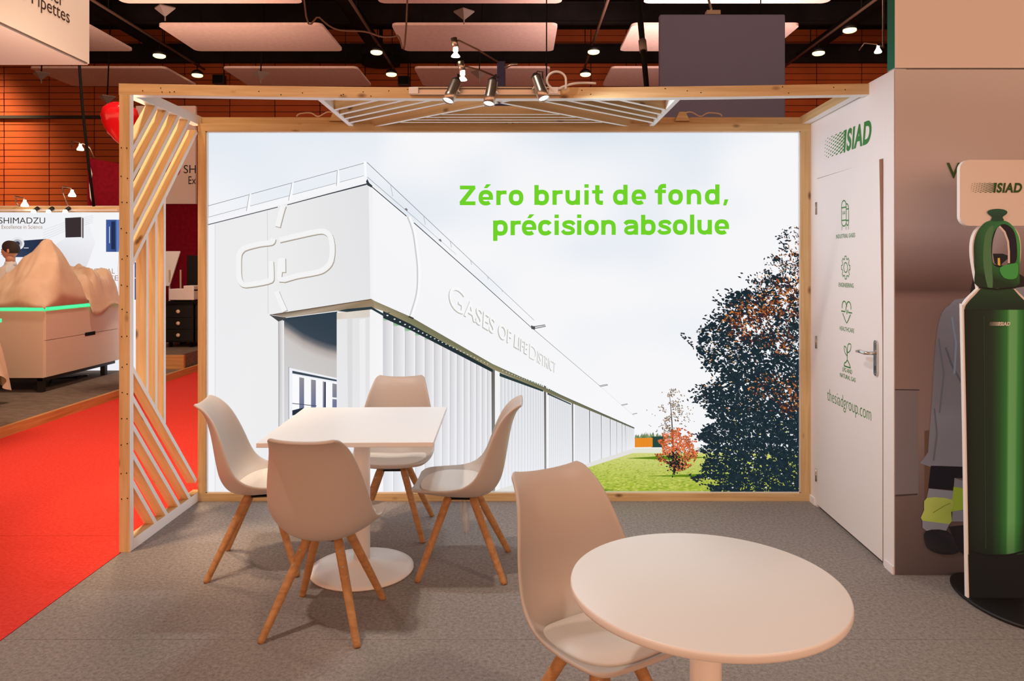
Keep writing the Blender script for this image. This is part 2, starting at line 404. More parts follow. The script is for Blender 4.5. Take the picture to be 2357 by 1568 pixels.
# dark roof beams, trays and cables
for k, (y, w) in enumerate([(10.0, 'nearest'), (13.52, 'second nearest'), (16.62, 'third'), (19.8, 'farthest')]):
    tag(MB().box((-18, y-0.06, 7.0), (18, y+0.06, 7.05)).box((-18, y-0.02, 7.05), (18, y+0.02, 7.45)).box((-18, y-0.06, 7.45), (18, y+0.06, 7.5)).build('roof_beam', 'dark'), kind='structure')
for x, w in ((-8.65, 'over the cream dust sheets'), (-3.42, 'left of the middle rafts'), (7.2, 'beyond the navy banner')):
    t = thing('cable_tray', 'dark cable tray under the roof %s' % w.replace('left of', 'beside'), 'cable tray', (x, 14.5, 6.75))
    MB().box((-0.16, -6, 0), (0.16, 3.9, 0.02)).box((-0.17, -6, 0), (-0.15, 3.9, 0.1)).box((0.15, -6, 0), (0.17, 3.9, 0.1)).build('tray', 'blackmatt', t)
    for j in range(3): MB().tube([(-0.09+0.08*j, -6+0.4*i, 0.05+0.012*sin(i*1.3+j)) for i in range(25)], 0.022, 6).build('cable', 'conduit', t)
    for y in (-4.2, 0, 3.4): MB().tube([(0, y, 0.02), (0, y, 1.25)], 0.012, 6).build('hanger', 'blackmatt', t)
t = thing('air_duct', 'dark oval air duct hanging between the ceiling rafts', 'duct', (-3.56, 19.1, 6.85))
MB().lathe([(0.42, -0.12), (0.5, -0.1), (0.5, 0.1), (0.42, 0.14)], 28, sy=0.8).build('drum', 'blackmatt', t)
MB().tube([(0, 0, 0.1), (0, 0, 1.14)], 0.05, 10).build('stem', 'blackmatt', t)
pts = [at(700, 0, 9), at(735, 40, 9), at(775, 68, 9), at(840, 73, 9), at(880, 85, 9), at(915, 82, 9), at(935, 60, 9)]
tag(MB().tube([tuple(p) for p in catmull([tuple(q) for q in [Vector((pts[0].x-0.1, 9, 7.99))]+pts+[Vector((pts[-1].x+0.1, 9, 7.99))]], 6)], 0.012, 6).build('hanging_cable', 'conduit'), 'thin looping brown cable drooping between two ceiling rafts', 'cable')
for px, py, Y, w in ((505, 184, 18.9, 'between the rafts over the slatted wing'), (930, 187, 18.9, 'between the two rafts near the halogen lamps')):
    p = at(px, py, Y); t = thing('loudspeaker', 'small black loudspeaker box hanging %s' % w, 'loudspeaker', p, group='black loudspeakers under the roof')
    MB().box((-0.15, -0.1, -0.12), (0.15, 0.1, 0.12)).build('box', 'black', t, bevel=0.015)
    MB().box((-0.13, -0.105, -0.1), (0.13, -0.1, 0.1)).build('grille', 'blackmatt', t)
    MB().tube([(0.1, 0.05, 0.12), (0.1, 0.05, 7.98-p.z)], 0.014, 6).build('rod', 'blackmatt', t)
# straps and cables that hang nearer
a = at(1464, -60, 6.6); b = at(1488, 196, 6.0)
t = thing('rigging_strap', 'black rigging strap with a taped join beside the navy banner', 'strap', b)
MB().tube([(0, 0, -0.6), (0, 0, 0), tuple(a-b), tuple((a-b)*3.6)], [0.022, 0.022, 0.03, 0.03], 8).build('strap', 'blackmatt', t)
q = (a-b)*0.33; MB().tube([tuple(q*0.86), tuple(q*1.14)], 0.034, 8).build('tape', 'greyhorn', t)
b = at(1258, 198, 6.2); tag(MB().tube([(b.x, b.y, 1.2), (b.x, b.y, 7.99)], 0.006, 6).build('suspension_wire', 'blackmatt'), 'thin dark wire hanging straight down beside the white cable loop', 'wire')
pts = [at(183, 155, 9.0), at(190, 250, 9.0), at(203, 370, 9.0), at(216, 475, 9.0)]
tag(MB().tube([(pts[0].x, 9.0, 7.99)]+[tuple(p) for p in pts], 0.017, 8).build('black_cable', 'blackmatt'), 'black cable dropping in front of the orange wood wall to the maroon panel', 'cable')

# ------------------------------------------------------------------ floors of the stands
bf = tag(MB().box((-2.146, 0.0, -0.12), (5.2, 4.95, -0.006)).build('floor_stand', 'joint'), kind='structure')
for y0, y1 in ((-0.4, 1.035), (1.037, 3.040), (3.042, 4.95)):
    MB().box((-2.143, y0, -0.008), (5.2, y1, 0.0)).build('carpet_strip', 'carpet', bf)
rc = tag(MB().box((-4.62, -0.5, -0.12), (-2.146, 12.5, -0.008)).build('floor_aisle', 'joint'), kind='structure')
for y0, y1 in ((-0.5, 4.2), (4.203, 8.62), (8.623, 12.5)):
    MB().box((-4.62, y0, -0.01), (-2.15, y1, -0.002)).build('red_carpet_strip', 'red', rc)
MB().box((-2.15, 4.952, -0.01), (3.5, 12.5, -0.002)).build('red_carpet_strip', 'red', rc)
pf = tag(MB().box((-14, 3.0, -0.12), (-4.66, 10.2, 0.08)).build('floor_platform', 'brown_carpet'), kind='structure')
timber('wood_edge', (-4.64, 3.0, 0.035), (-4.64, 12.5, 0.035), 0.045, 0.11, pf, ('woodfloor',))
st = tag(MB().box((-6.2, 10.26, -0.12), (-4.7, 14.5, 0.28)).build('floor_step', 'brown_carpet'), kind='structure')
timber('wood_riser', (-6.2, 10.23, 0.175), (-4.66, 10.23, 0.175), 0.05, 0.2, st, ('woodfloor',))

# ------------------------------------------------------------------ timber frame of the stand (wing + canopy)
XW = -2.10
fr = thing('timber_frame', 'pine timber stand frame with slatted side wing and slatted canopy, inner faces painted white', 'frame', (-2.1, 4.4, 0))
PWH = ['pine', 'paint']
def rel(p): return Vector(p)
fr_inv = fr.matrix_basis.inverted()
def tb(name, p, q, w, h, up=(0,0,1), white=None, mats=PWH):
    o = timber(name, Vector(p)-Vector((-2.1, 4.4, 0)), Vector(q)-Vector((-2.1, 4.4, 0)), w, h, None, mats, up, white); o.parent = fr; return o
# post: local x up
tb('post', (-2.1275, 3.975, 0), (-2.1275, 3.975, 2.482), 0.058, 0.04, up=(0, 1, 0), white=('+y',))
# header beam, sagging a little in the middle
m = MB(); N = 16
def beam_z(u): return -0.022*sin(pi*min(1, max(0, u)))
rows = []
for i in range(N+1):
    u = i/N; x = -2.158+u*(1.905+2.158); z = beam_z(u)
    rows.append([(x, 3.955, 2.482+z), (x, 3.955, 2.542+z), (x, 4.02, 2.542+z), (x, 4.02, 2.482+z)])
o0 = Vector((-2.158, 3.9875, 2.512))
m.grid([[tuple(Vector(p)-o0) for p in r] for r in rows], smooth=False, closed=True)
for i in range(N): m.mi[i*4+3] = 1
m.f.append((0, 1, 2, 3)); m.mi.append(0); m.sm.append(False); k = N*4; m.f.append((k+3, k+2, k+1, k)); m.mi.append(0); m.sm.append(False)
hb = m.build('header_beam', PWH, fr, bevel=0.0015); hb.location = o0-Vector((-2.1, 4.4, 0))
# rails
tb('top_rail', (-2.1275, 3.995, 2.512), (-2.1275, 4.86, 2.512), 0.058, 0.06, white=('-y', '-z'))
tb('bottom_rail', (-2.1275, 3.995, 0.03), (-2.1275, 4.86, 0.03), 0.058, 0.06, white=('-y',))
tb('back_rail', (-2.10, 4.875, 2.495), (1.93, 4.875, 2.495), 0.05, 0.085)
tb('side_rail', (1.872, 4.02, 2.515), (1.905, 4.85, 2.512), 0.05, 0.055, white=('-z',))
# wing slats: (from px, to px) of their white edges
def wp(px, py):
    Y = F*XW/(px-CX); return Vector((XW, Y, EYE-(py-CY)*Y/F))
wing = [((362, 243), (302, 352)), ((389, 252), (302, 417)), ((414, 262), (302, 486)), ((438, 273), (302, 549)), ((454, 303), (302, 613)),
        ((305, 847), (452, 1108)), ((302, 909), (441, 1154)), ((302, 974), (418, 1173)), ((302, 1039), (389, 1194)), ((302, 1104), (364, 1213))]
for i, (a, b) in enumerate(wing):
    p, q = wp(*a), wp(*b)
    d = (q-p).normalized(); up = Vector((1, 0, 0))
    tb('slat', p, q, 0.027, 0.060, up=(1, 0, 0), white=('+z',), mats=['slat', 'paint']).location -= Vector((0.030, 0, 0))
for px, y0, y1 in ((380, 455, 976), (360.5, 494, 943), (340, 535, 906)):
    p, q = wp(px, y0), wp(px, y1)
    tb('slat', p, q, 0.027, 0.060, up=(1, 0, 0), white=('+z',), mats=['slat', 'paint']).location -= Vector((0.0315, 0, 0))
# canopy slats (plan positions), white undersides at z 2.475
ZB = 2.468
def cp(x, y): return Vector((x, y, ZB+0.025))
tb('canopy_joist', cp(-1.085, 4.02), cp(-1.09, 4.85), 0.03, 0.05, white=('-z', '-y'))
tb('canopy_joist', cp(0.885, 4.02), cp(0.885, 4.85), 0.03, 0.05, white=('-z', '+y'))
for k in range(5):
    if k < 4: yb = 4.295+0.13*k; xb = -1.075
    else: yb = 4.83; xb = -1.075+0.12
    L = (yb-4.02)/0.861
    tb('canopy_slat', cp(xb, yb), cp(xb+L, 4.02), 0.027, 0.05, white=('-z',))
    tb('canopy_slat', cp(-0.2-xb, yb), cp(-0.2-xb-L, 4.02), 0.027, 0.05, white=('-z',))
for y in (4.42, 4.51, 4.59, 4.67):
    xl = -0.955+(4.83-y)/0.861+0.02
    tb('canopy_slat', cp(xl, y), cp(-0.2-xl, y), 0.02, 0.05, white=('-z',))
# screw holes in post and beam
m = MB(); random.seed(4)
for i in range(14):
    y = 345+i*62
    for dx in (7, 19):
        p = at(273+dx+random.uniform(-1.5, 1.5), y+random.uniform(-6, 6), 3.9545)
        m.lathe([(0.0035, 0), (0.0035, 0.0008)], 8, M4=Matrix.Translation(p-Vector((-2.1, 4.4, 0))) @ Matrix.Rotation(pi/2, 4, 'X'))
for i in range(26):
    u = random.random(); x = -2.1+u*3.95; z = 2.512+beam_z(u)+random.uniform(-0.02, 0.02)
    m.lathe([(0.003, 0), (0.003, 0.0008)], 8, M4=Matrix.Translation(Vector((x, 3.9545, z))-Vector((-2.1, 4.4, 0))) @ Matrix.Rotation(pi/2, 4, 'X'))
tag(m.build('screw_holes', 'blackmatt', fr), kind='stuff')

# ------------------------------------------------------------------ backlit photo wall
lb = thing('lightbox_wall', 'backlit photo wall in a pine frame showing a white industrial building and green slogan', 'lightbox', (-0.085, 4.86, 0))
off = Vector((-0.085, 4.86, 0))
def lbt(name, p, q, w, h, up=(0,0,1), white=None):
    o = timber(name, Vector(p)-off, Vector(q)-off, w, h, None, PWH, up, white); o.parent = lb; return o
lbt('frame_member', (-2.10, 4.85, 2.461), (1.932, 4.85, 2.461), 0.10, 0.05)
lbt('frame_member', (-2.10, 4.85, 0.026), (1.932, 4.85, 0.026), 0.10, 0.052)
lbt('frame_member', (-2.075, 4.85, 0.052), (-2.075, 4.85, 2.436), 0.05, 0.10, up=(0, 1, 0))
lbt('frame_member', (1.900, 4.85, 0.052), (1.900, 4.85, 2.436), 0.064, 0.10, up=(0, 1, 0))
LX0, LX1, LZ0, LZ1 = -2.05, 1.868, 0.052, 2.436
mb = MB()
for a, b in (((LX0, 4.81, LZ0), (LX0+0.008, 4.86, LZ1)), ((LX1-0.006, 4.81, LZ0), (LX1, 4.86, LZ1)), ((LX0, 4.81, LZ1-0.006), (LX1, 4.86, LZ1)), ((LX0, 4.81, LZ0), (LX1, 4.86, LZ0+0.006))):
    mb.box(tuple(Vector(a)-off), tuple(Vector(b)-off))
mb.build('aluminium_rim', 'alu', lb)
MB().box(tuple(Vector((LX0, 4.85, LZ0))-off), tuple(Vector((LX1, 4.89, LZ1))-off)).build('back_panel', 'alu', lb)

YP = 4.835
def pl(px, py, layer=0):
    p = at(px, py, YP)-off
    return (p.x, YP-off.y-0.0001*layer, p.z)
X0, X1, Y0, Y1 = 470, 1846, 297, 1140
rnd = random.Random(11)
def vnoise(seed):
    g = {}; r = random.Random(seed)
    for i in range(-2, 40):
        for j in range(-2, 40): g[(i, j)] = r.random()
    def f(x, y):
        i, j = math.floor(x), math.floor(y); u, v = x-i, y-j; i %= 36; j %= 36; u = u*u*(3-2*u); v = v*v*(3-2*v)
        return (g[(i, j)]*(1-u)+g[(i+1, j)]*u)*(1-v)+(g[(i, j+1)]*(1-u)+g[(i+1, j+1)]*u)*v
    return f
n1, n2 = vnoise(3), vnoise(8)
def mix(a, b, t): t = max(0, min(1, t)); return tuple(x*(1-t)+y*t for x, y in zip(a, b))
sky = Ink(pl)
GX, GY = 56, 34
def skycol(px, py):
    u, v = (px-X0)/(X1-X0), (py-Y0)/(Y1-Y0)
    c = n1(u*5+1, v*4+1)*0.6+n2(u*11, v*9)*0.4
    t = (c-0.42)*2.6
    t += 0.35*max(0, 1-abs(u-0.62)/0.25)*max(0, 1-v/0.16)
    t *= max(0.25, 1-v*0.8)
    if u < 0.3: t = t*0.5+0.3*(1-v*2)
    return mix(rgb(247, 247, 249), rgb(219, 229, 240), t)
for j in range(GY):
    for i in range(GX):
        q = [(X0+(X1-X0)*(i+a)/GX, Y0+(Y1-Y0)*(j+b)/GY) for a, b in ((0, 1), (1, 1), (1, 0), (0, 0))]
        sky.poly(q, [skycol(*p) for p in q], step=False)
sky.build('photo_print', 'ink_lit', lb)

A = Ink(pl); A.layer = 1
wht = rgb(244, 244, 245); fac = rgb(236, 236, 237); facd = rgb(229, 229, 232)
# grass
A.poly([(1150, 1140), (1166, 1134), (1231, 1116), (1310, 1090), (1372, 1070), (1459, 1042), (1846, 1040), (1846, 1140)],
       [rgb(150, 176, 44), rgb(168, 186, 52), rgb(164, 188, 52), rgb(186, 200, 78), rgb(200, 208, 104), rgb(212, 214, 130), rgb(204, 210, 110), rgb(156, 178, 44)])
A.layer += 1
for i in range(4500):
    y = 1044+94*rnd.random()**0.8; x = rnd.uniform(1165, 1800)
    if x < 1459-(y-1042)*2.95: continue
    L = 2.5+(y-1040)*0.09; t = rnd.random()
    c = mix(rgb(126, 154, 32), rgb(222, 222, 112), t*0.75+0.25*(1-(y-1040)/100))
    h = 0.5+(y-1040)*0.012
    A.poly([(x, y), (x+L*0.5, y-h), (x+L, y-h*0.3), (x+L*0.4, y+h)], c, step=False)
A.layer += 1
for x0, x1, y in ((1440, 1640, 1053), (1490, 1800, 1094), (1250, 1420, 1128)):
    A.poly([(x0, y+2), ((x0+x1)/2, y-4), (x1, y), ((x0+x1)/2, y+6)], rgb(96, 132, 26), step=False)
# path, orange fence, distant shrub
A.poly([(1459, 1032), (1846, 1030), (1846, 1042), (1459, 1043)], rgb(226, 228, 214))
A.layer += 1
for i in range(90):
    x = rnd.uniform(1462, 1545); y = 1007-rnd.random()*14*max(0.2, 1-abs(x-1492)/45)
    A.poly([(x-2.5, 1010), (x+2.5, 1010), (x+rnd.uniform(-2, 2), y-3)], mix(rgb(70, 96, 60), rgb(150, 168, 120), rnd.random()), step=False)
A.poly([(1500, 1005), (1530, 1005), (1530, 1030), (1500, 1030)], rgb(40, 72, 64))
A.poly([(1461, 1009), (1502, 1008), (1502, 1029), (1461, 1030)], rgb(244, 152, 44))
A.layer += 1
for i in range(13): A.poly([(1462+i*3.1, 1009), (1463+i*3.1, 1009), (1463+i*3.1, 1030), (1462+i*3.1, 1030)], rgb(206, 112, 30), step=False)

# building: long side band
VPx, VPy = 1459.0, 984.5
A.poly([(852, 421), (1038, 590), (1224, 752), (1379, 886), (1459, 958), (1459, 985), (1316, 920), (1134, 838), (945, 730), (856, 690)],
       [rgb(246, 246, 248)]*3+[rgb(248, 248, 250)]*4+[rgb(245, 245, 247)]*3)
# lower wall behind the fins
A.poly([(880, 722), (945, 745), (1134, 850), (1316, 928), (1460, 986), (1460, 1034), (1372, 1062), (1320, 1080), (1254, 1098), (1155, 1128), (1120, 1140), (880, 1140)],
       [rgb(226, 226, 231)]*6+[rgb(236, 237, 241)]*6)
# concrete strip at its foot
A.poly([(1118, 1140), (1155, 1124), (1254, 1096), (1320, 1078), (1372, 1060), (1460, 1032), (1460, 1042), (1372, 1070), (1310, 1090), (1231, 1116), (1152, 1140)], rgb(228, 226, 222))
def yt(x):   # top of the fins
    P = [(881, 726), (945, 757), (1131, 841), (1152, 851), (1250, 889), (1316, 924), (1460, 986)]
    for (xa, ya), (xb, yb) in zip(P, P[1:]):
        if x <= xb: return ya+(yb-ya)*(x-xa)/(xb-xa)
    return 986
def yb_(x):
    P = [(1100, 1142), (1155, 1124), (1254, 1096), (1320, 1078), (1372, 1060), (1460, 1032)]
    if x < 1100: return 1140
    for (xa, ya), (xb, yb) in zip(P, P[1:]):
        if x <= xb: return min(1140, ya+(yb-ya)*(x-xa)/(xb-xa))
    return 1032
fx = [860+z/5.228 for z in (115, 235, 372, 498, 612, 722, 820, 913, 998, 1080, 1155, 1228, 1297, 1360, 1420)]
A.layer += 2
for a, b in zip(fx, fx[1:]):
    k = (b-a)
    A.poly([(a, yt(a)), (b, yt(b)+3), (b, 1140), (a, 1140)], [rgb(206, 204, 208), rgb(238, 236, 238), rgb(242, 243, 247), rgb(222, 223, 229)], step=False)
A.layer += 1
for a, b in zip(fx, fx[1:]):
    k = (b-a)
    A.poly([(a, yt(a)-2), (a+k*0.75, yt(a+k*0.75)-2), (a+k*0.62, yt(a)+k*0.42), (a, yt(a)+k*0.55)], [rgb(40, 120, 70), rgb(60, 160, 80), rgb(90, 190, 110), rgb(200, 206, 200)], step=False)
    A.poly([(b-0.9, yt(b)), (b+0.5, yt(b)), (b+0.5, 1140), (b-0.9, 1140)], rgb(252, 252, 252), step=False)
    A.poly([(b+0.5, yt(b)), (b+1.8, yt(b)), (b+1.4, 1140), (b+0.5, 1140)], rgb(190, 190, 194), step=False)
# further bays: fine fins
bays = [(1152, 1251, 15), (1259, 1313, 14), (1320, 1354, 10), (1358, 1382, 8), (1385, 1402, 6), (1405, 1417, 4), (1420, 1429, 3), (1432, 1459, 8)]
for x0, x1, n in bays:
    A.layer += 1
    for i in range(n):
        a = x0+(x1-x0)*(1-(1-i/n)**1.25); b = x0+(x1-x0)*(1-(1-(i+1)/n)**1.25); w = b-a
        A.poly([(a, yt(a)), (b, yt(b)), (b, yb_(b)), (a, yb_(a))], [rgb(204, 206, 210), rgb(240, 240, 243), rgb(244, 245, 248), rgb(226, 228, 234)], step=False)
        if w > 2.4: A.poly([(a, yt(a)-2), (b-w*0.25, yt(b)-2), (a, yt(a)+w*1.3)], rgb(52, 104, 74), step=False)
# posts between the bays: dark line and pale strip
for x, wd, wp_ in ((1131, 8, 12), (1252, 5, 6), (1316, 3.2, 4), (1356, 2.0, 2.5), (1383, 1.5, 1.6), (1403.5, 1.3, 1.2), (1418.5, 1.0, 1), (1430.5, 0.9, 0.8), (1439, 0.8, 0.6)):
    A.layer += 1
    A.poly([(x, yt(x)-3), (x+wd, yt(x+wd)-3), (x+wd+0.8, yb_(x+wd)), (x+1.2, yb_(x))], [rgb(92, 88, 84), rgb(104, 100, 96), rgb(150, 148, 146), rgb(146, 144, 142)], step=False)
    A.poly([(x+wd, yt(x+wd)-1), (x+wd+wp_, yt(x+wd+wp_)-1), (x+wd+wp_, yb_(x+wd+wp_)), (x+wd+0.5, yb_(x+wd))], wht, step=False)
# soffit strip
A.poly([(856, 690), (945, 729), (1134, 838), (1316, 920), (1460, 984), (1460, 987), (1316, 928), (1134, 850), (945, 748), (882, 716), (856, 708)],
       [rgb(150, 136, 108), rgb(122, 118, 88), rgb(112, 110, 84), rgb(104, 104, 84), rgb(90, 92, 80), rgb(90, 92, 80), rgb(126, 122, 92), rgb(150, 140, 104), rgb(132, 132, 100), rgb(168, 150, 118), rgb(176, 158, 130)])
A.poly([(882, 716), (945, 746), (1134, 850), (1134, 857), (1131, 856), (945, 760), (882, 732)], rgb(38, 50, 54))
A.poly([(1150, 858), (1250, 898), (1250, 902), (1150, 866)], rgb(46, 62, 60))
A.poly([(1260, 904), (1314, 929), (1314, 932), (1260, 908)], rgb(60, 74, 72))
A.line([(847, 425), (1460, 985)], 0.01, rgb(240, 240, 240))
A.layer += 1
for i in range(26):
    t = (i/26)**0.82; x = 892+t*238; y = yt(x)+1-6*(1-t); r = 2.6*(1-t*0.55)
    A.poly([(x+r*0.95*cos(k*pi/3), y+r*0.6*sin(k*pi/3)) for k in range(6)], rgb(248, 250, 250), step=False)
for i in range(16):
    t = (i/16)**0.85; x = 1157+t*90; y = yt(x)+0.5; r = 1.3*(1-t*0.4)
    A.poly([(x+r*cos(k*pi/3), y+r*0.7*sin(k*pi/3)) for k in range(6)], rgb(236, 242, 238), step=False)
A.poly([(942, 727), (953, 732), (951, 735), (940, 730)], rgb(60, 58, 54))
# roof edge line on the long side
A.line([(856, 430), (936, 498)], 2.0, rgb(58, 60, 66))
A.line([(953, 513), (1100, 643), (1224, 755)], [2.0, 1.6, 1.2], rgb(72, 74, 80))
A.line([(1228, 758), (1379, 887)], [1.2, 0.8], rgb(140, 142, 148))
A.line([(1379, 887), (1460, 958)], 0.6, rgb(214, 216, 220))
# curved mark on the long side
cv = [(938, 499), (950, 533), (957, 579), (961, 622), (959, 673), (947, 717), (943, 727)]
cvs = catmull(cv, 6)
A.line([(x+4, y) for x, y in cvs], 7, rgb(250, 250, 251)); A.line(cvs, 3.4, rgb(206, 206, 208))
# railings
A.line([(845, 374), (1230, 738)], [1.6, 0.8], rgb(140, 142, 150)); A.line([(846, 408), (960, 506), (1050, 586)], [1.4, 1, 0.6], rgb(160, 162, 170))
for x in (899, 975, 1036, 1083, 1122, 1155):
    t = (x-845)/385; y0 = 374+t*364; A.line([(x, y0), (x+6-5*t, y0+32*(1-t)**1.1)], 1.1, rgb(176, 178, 186))
for x, y in ((935, 483), (1013, 554)): A.poly([(x-4, y-2), (x+1, y-4), (x+4, y+1), (x+2, y+3)], rgb(120, 120, 124))
for x, y, s in ((1226, 752, 1.0), (1381, 887, 0.6), (1431, 931, 0.45), (1456, 952, 0.35)):
    A.line([(x-4*s, y+1), (x+28*s, y-4*s), (x+30*s, y-1*s), (x, y+5*s)], 2.2*s, rgb(128, 128, 132)); 
A.poly([(1222, 749), (1232, 752), (1231, 759), (1223, 757)], rgb(78, 80, 84))
# left face of the building
A.poly([(470, 519), (640, 474), (735, 450), (846, 424), (855, 432), (856, 690), (623, 724), (640, 735), (642, 1140), (470, 1140)],
       [fac, fac, rgb(232, 232, 234), rgb(226, 226, 228), rgb(226, 226, 229), rgb(229, 229, 231), rgb(238, 238, 238), rgb(238, 238, 239), rgb(238, 238, 240), rgb(240, 240, 242)])
A.poly([(470, 1140), (470, 522), (495, 514), (496, 1140)], rgb(244, 244, 246))
A.line([(496, 513), (496, 1140)], 1.6, rgb(222, 222, 226))
A.line([(616, 486), (618, 722)], 1.4, rgb(212, 212, 214))
A.poly([(849, 428), (858, 436), (859, 690), (853, 690)], rgb(242, 242, 244))
# parapet band and dark roof line
A.poly([(470, 502), (838, 405), (843, 400), (847, 421), (470, 518)], [rgb(242, 242, 246), rgb(248, 248, 250), rgb(248, 248, 250), rgb(244, 244, 246), rgb(246, 246, 250)])
A.line([(470, 520), (640, 477)], 2.0, rgb(84, 86, 92)); A.line([(662, 472), (760, 446), (845, 424)], [1.8, 2.4, 3.4], rgb(58, 62, 70))
A.poly([(843, 418), (846, 412), (850, 421), (858, 428), (856, 432), (846, 427)], rgb(52, 60, 68))
A.line([(470, 477), (838, 376)], 1.1, rgb(120, 122, 126)); A.line([(470, 503), (838, 405)], 1.0, rgb(150, 152, 156))
for (x0, y0), (x1, y1) in (((575, 446), (568, 486)), ((673, 420), (665, 462)), ((777, 392), (775, 428))):
    A.poly([(x0-1, y0), (x0+4, y0-1), (x1+8, y1), (x1-1, y1)], rgb(250, 250, 252)); A.line([(x0, y0), (x1, y1)], 1.2, rgb(150, 152, 156))
A.poly([(838, 372), (843, 372), (845, 408), (840, 408)], rgb(252, 252, 253))
# emblem: raised strokes with a soft dark lower edge
def z1(x, y): return (460+x/4.02, 350+y/4.02)
G = [z1(*p) for p in ((682, 800), (676, 825), (655, 838), (560, 850), (440, 880), (395, 905), (368, 950), (362, 1040), (366, 1150), (385, 1205), (425, 1228), (560, 1210), (650, 1188), (665, 1160), (660, 1010))]
D = [z1(*p) for p in ((738, 812), (900, 775), (1090, 735), (1160, 738), (1205, 775), (1225, 850), (1225, 950), (1205, 1030), (1150, 1085), (1080, 1112), (900, 1145), (748, 1178), (746, 1060), (748, 985))]
D2 = [z1(*p) for p in ((770, 980), (772, 1110))]
S1 = [z1(*p) for p in ((778, 492), (760, 545), (722, 690))]
S2 = [z1(*p) for p in ((712, 1290), (740, 1360), (790, 1470))]
for pts in (G, D, D2, S1, S2):
    A.line([(x+1.6, y+2.4) for x, y in catmull(pts, 3)], 12.5, rgb(150, 138, 124))
for pts in (G, D, D2, S1, S2):
    A.line([(x+0.9, y+1.2) for x, y in catmull(pts, 3)], 11.8, rgb(214, 206, 196))
for pts in (G, D, D2, S1, S2):
    A.line(catmull(pts, 3), 11.5, rgb(244, 244, 244))
# underside of the corner block
A.poly([(623, 724), (855, 688), (862, 692), (862, 708), (800, 712), (660, 731)], [rgb(96, 78, 62), rgb(150, 124, 96), rgb(160, 146, 112), rgb(150, 136, 110), rgb(140, 122, 98), rgb(186, 172, 154)])
A.line([(622, 725), (855, 689)], 1.6, rgb(92, 74, 62))
# recess: pale wall with the deep shade that the photograph shows printed
A.poly([(643, 736), (655, 733), (777, 718), (777, 1140), (643, 1140)], [rgb(206, 200, 198), rgb(200, 196, 194), rgb(190, 184, 180), rgb(222, 222, 222), rgb(228, 228, 236)])
sh = [(655, 741), (675, 755), (700, 772), (730, 786), (755, 795), (777, 800)]
A.poly([(650, 733), (777, 717), (777, 799)]+list(reversed(sh[:-1])), [rgb(46, 60, 72), rgb(46, 62, 74), rgb(54, 68, 80)]+[rgb(58, 70, 82)]*5)
A.layer += 1
for (xa, ya), (xb, yb) in zip(sh, sh[1:]):
    for d0_, d1_, c0, c1 in ((-6, 6, rgb(56, 68, 80), rgb(112, 112, 116)), (6, 16, rgb(112, 112, 116), rgb(176, 166, 162)), (16, 34, rgb(176, 166, 162), rgb(204, 198, 194))):
        A.poly([(xa, ya+d0_), (xb, yb+d0_), (xb, yb+d1_), (xa, ya+d1_)], [c0, c0, c1, c1], step=False)
A.poly([(642, 740), (655, 738), (655, 1140), (642, 1140)], [rgb(186, 182, 178), rgb(238, 238, 240), rgb(240, 240, 244), rgb(226, 226, 230)])
A.line([(642, 738), (643, 860), (643, 1140)], [1.6, 2.4, 1.6], rgb(172, 170, 168))
A.poly([(622, 725), (660, 731), (653, 736), (642, 740)], rgb(72, 72, 72))
# window in the recess
A.poly([(666, 846), (777, 870), (777, 1140), (666, 1140)], rgb(240, 241, 248)); A.line([(666, 844), (666, 1000)], 1.4, rgb(150, 152, 160))
A.poly([(674, 853), (777, 874), (777, 878), (674, 859)], rgb(62, 74, 86))
A.poly([(674, 862), (777, 882), (777, 945), (674, 945)], rgb(250, 250, 252))
for x0, x1, y in ((690, 701, 868), (717, 728, 873), (744, 749, 877), (766, 776, 882)):
    A.poly([(x0, y), (x1, y+2), (x1, 945), (x0, 945)], [rgb(150, 146, 150), rgb(140, 138, 144), rgb(96, 106, 150), rgb(110, 120, 160)])
A.poly([(748, 878), (751, 879), (751, 945), (748, 945)], rgb(44, 46, 70)); A.poly([(766, 914), (777, 915), (777, 919), (766, 918)], rgb(246, 246, 248))
A.line([(674, 928), (730, 934)], 1.6, rgb(70, 76, 90)); A.poly([(674, 944), (690, 940), (700, 938), (690, 952), (674, 956)], rgb(40, 50, 62))
# corner column
A.poly([(776, 720), (800, 717), (852, 708), (852, 1140), (776, 1140)], [rgb(214, 202, 188), rgb(224, 214, 202), rgb(216, 206, 194), rgb(232, 232, 236), rgb(236, 236, 240)])
A.poly([(776, 735), (852, 730), (852, 1140), (776, 1140)], [rgb(232, 232, 232), rgb(226, 226, 226), rgb(232, 232, 238), rgb(236, 236, 242)])
A.poly([(800, 735), (812, 733), (812, 1000), (802, 1000)], rgb(220, 220, 220)); A.poly([(828, 735), (842, 733), (842, 1000), (830, 1000)], rgb(238, 238, 238))
A.poly([(852, 709), (881, 722), (883, 1140), (852, 1140)], [rgb(244, 244, 244), rgb(246, 246, 246), rgb(248, 248, 250), rgb(248, 248, 250)])
A.poly([(776, 716), (800, 711), (856, 706), (884, 722), (900, 718), (884, 728), (856, 712), (800, 718)], rgb(48, 60, 66))
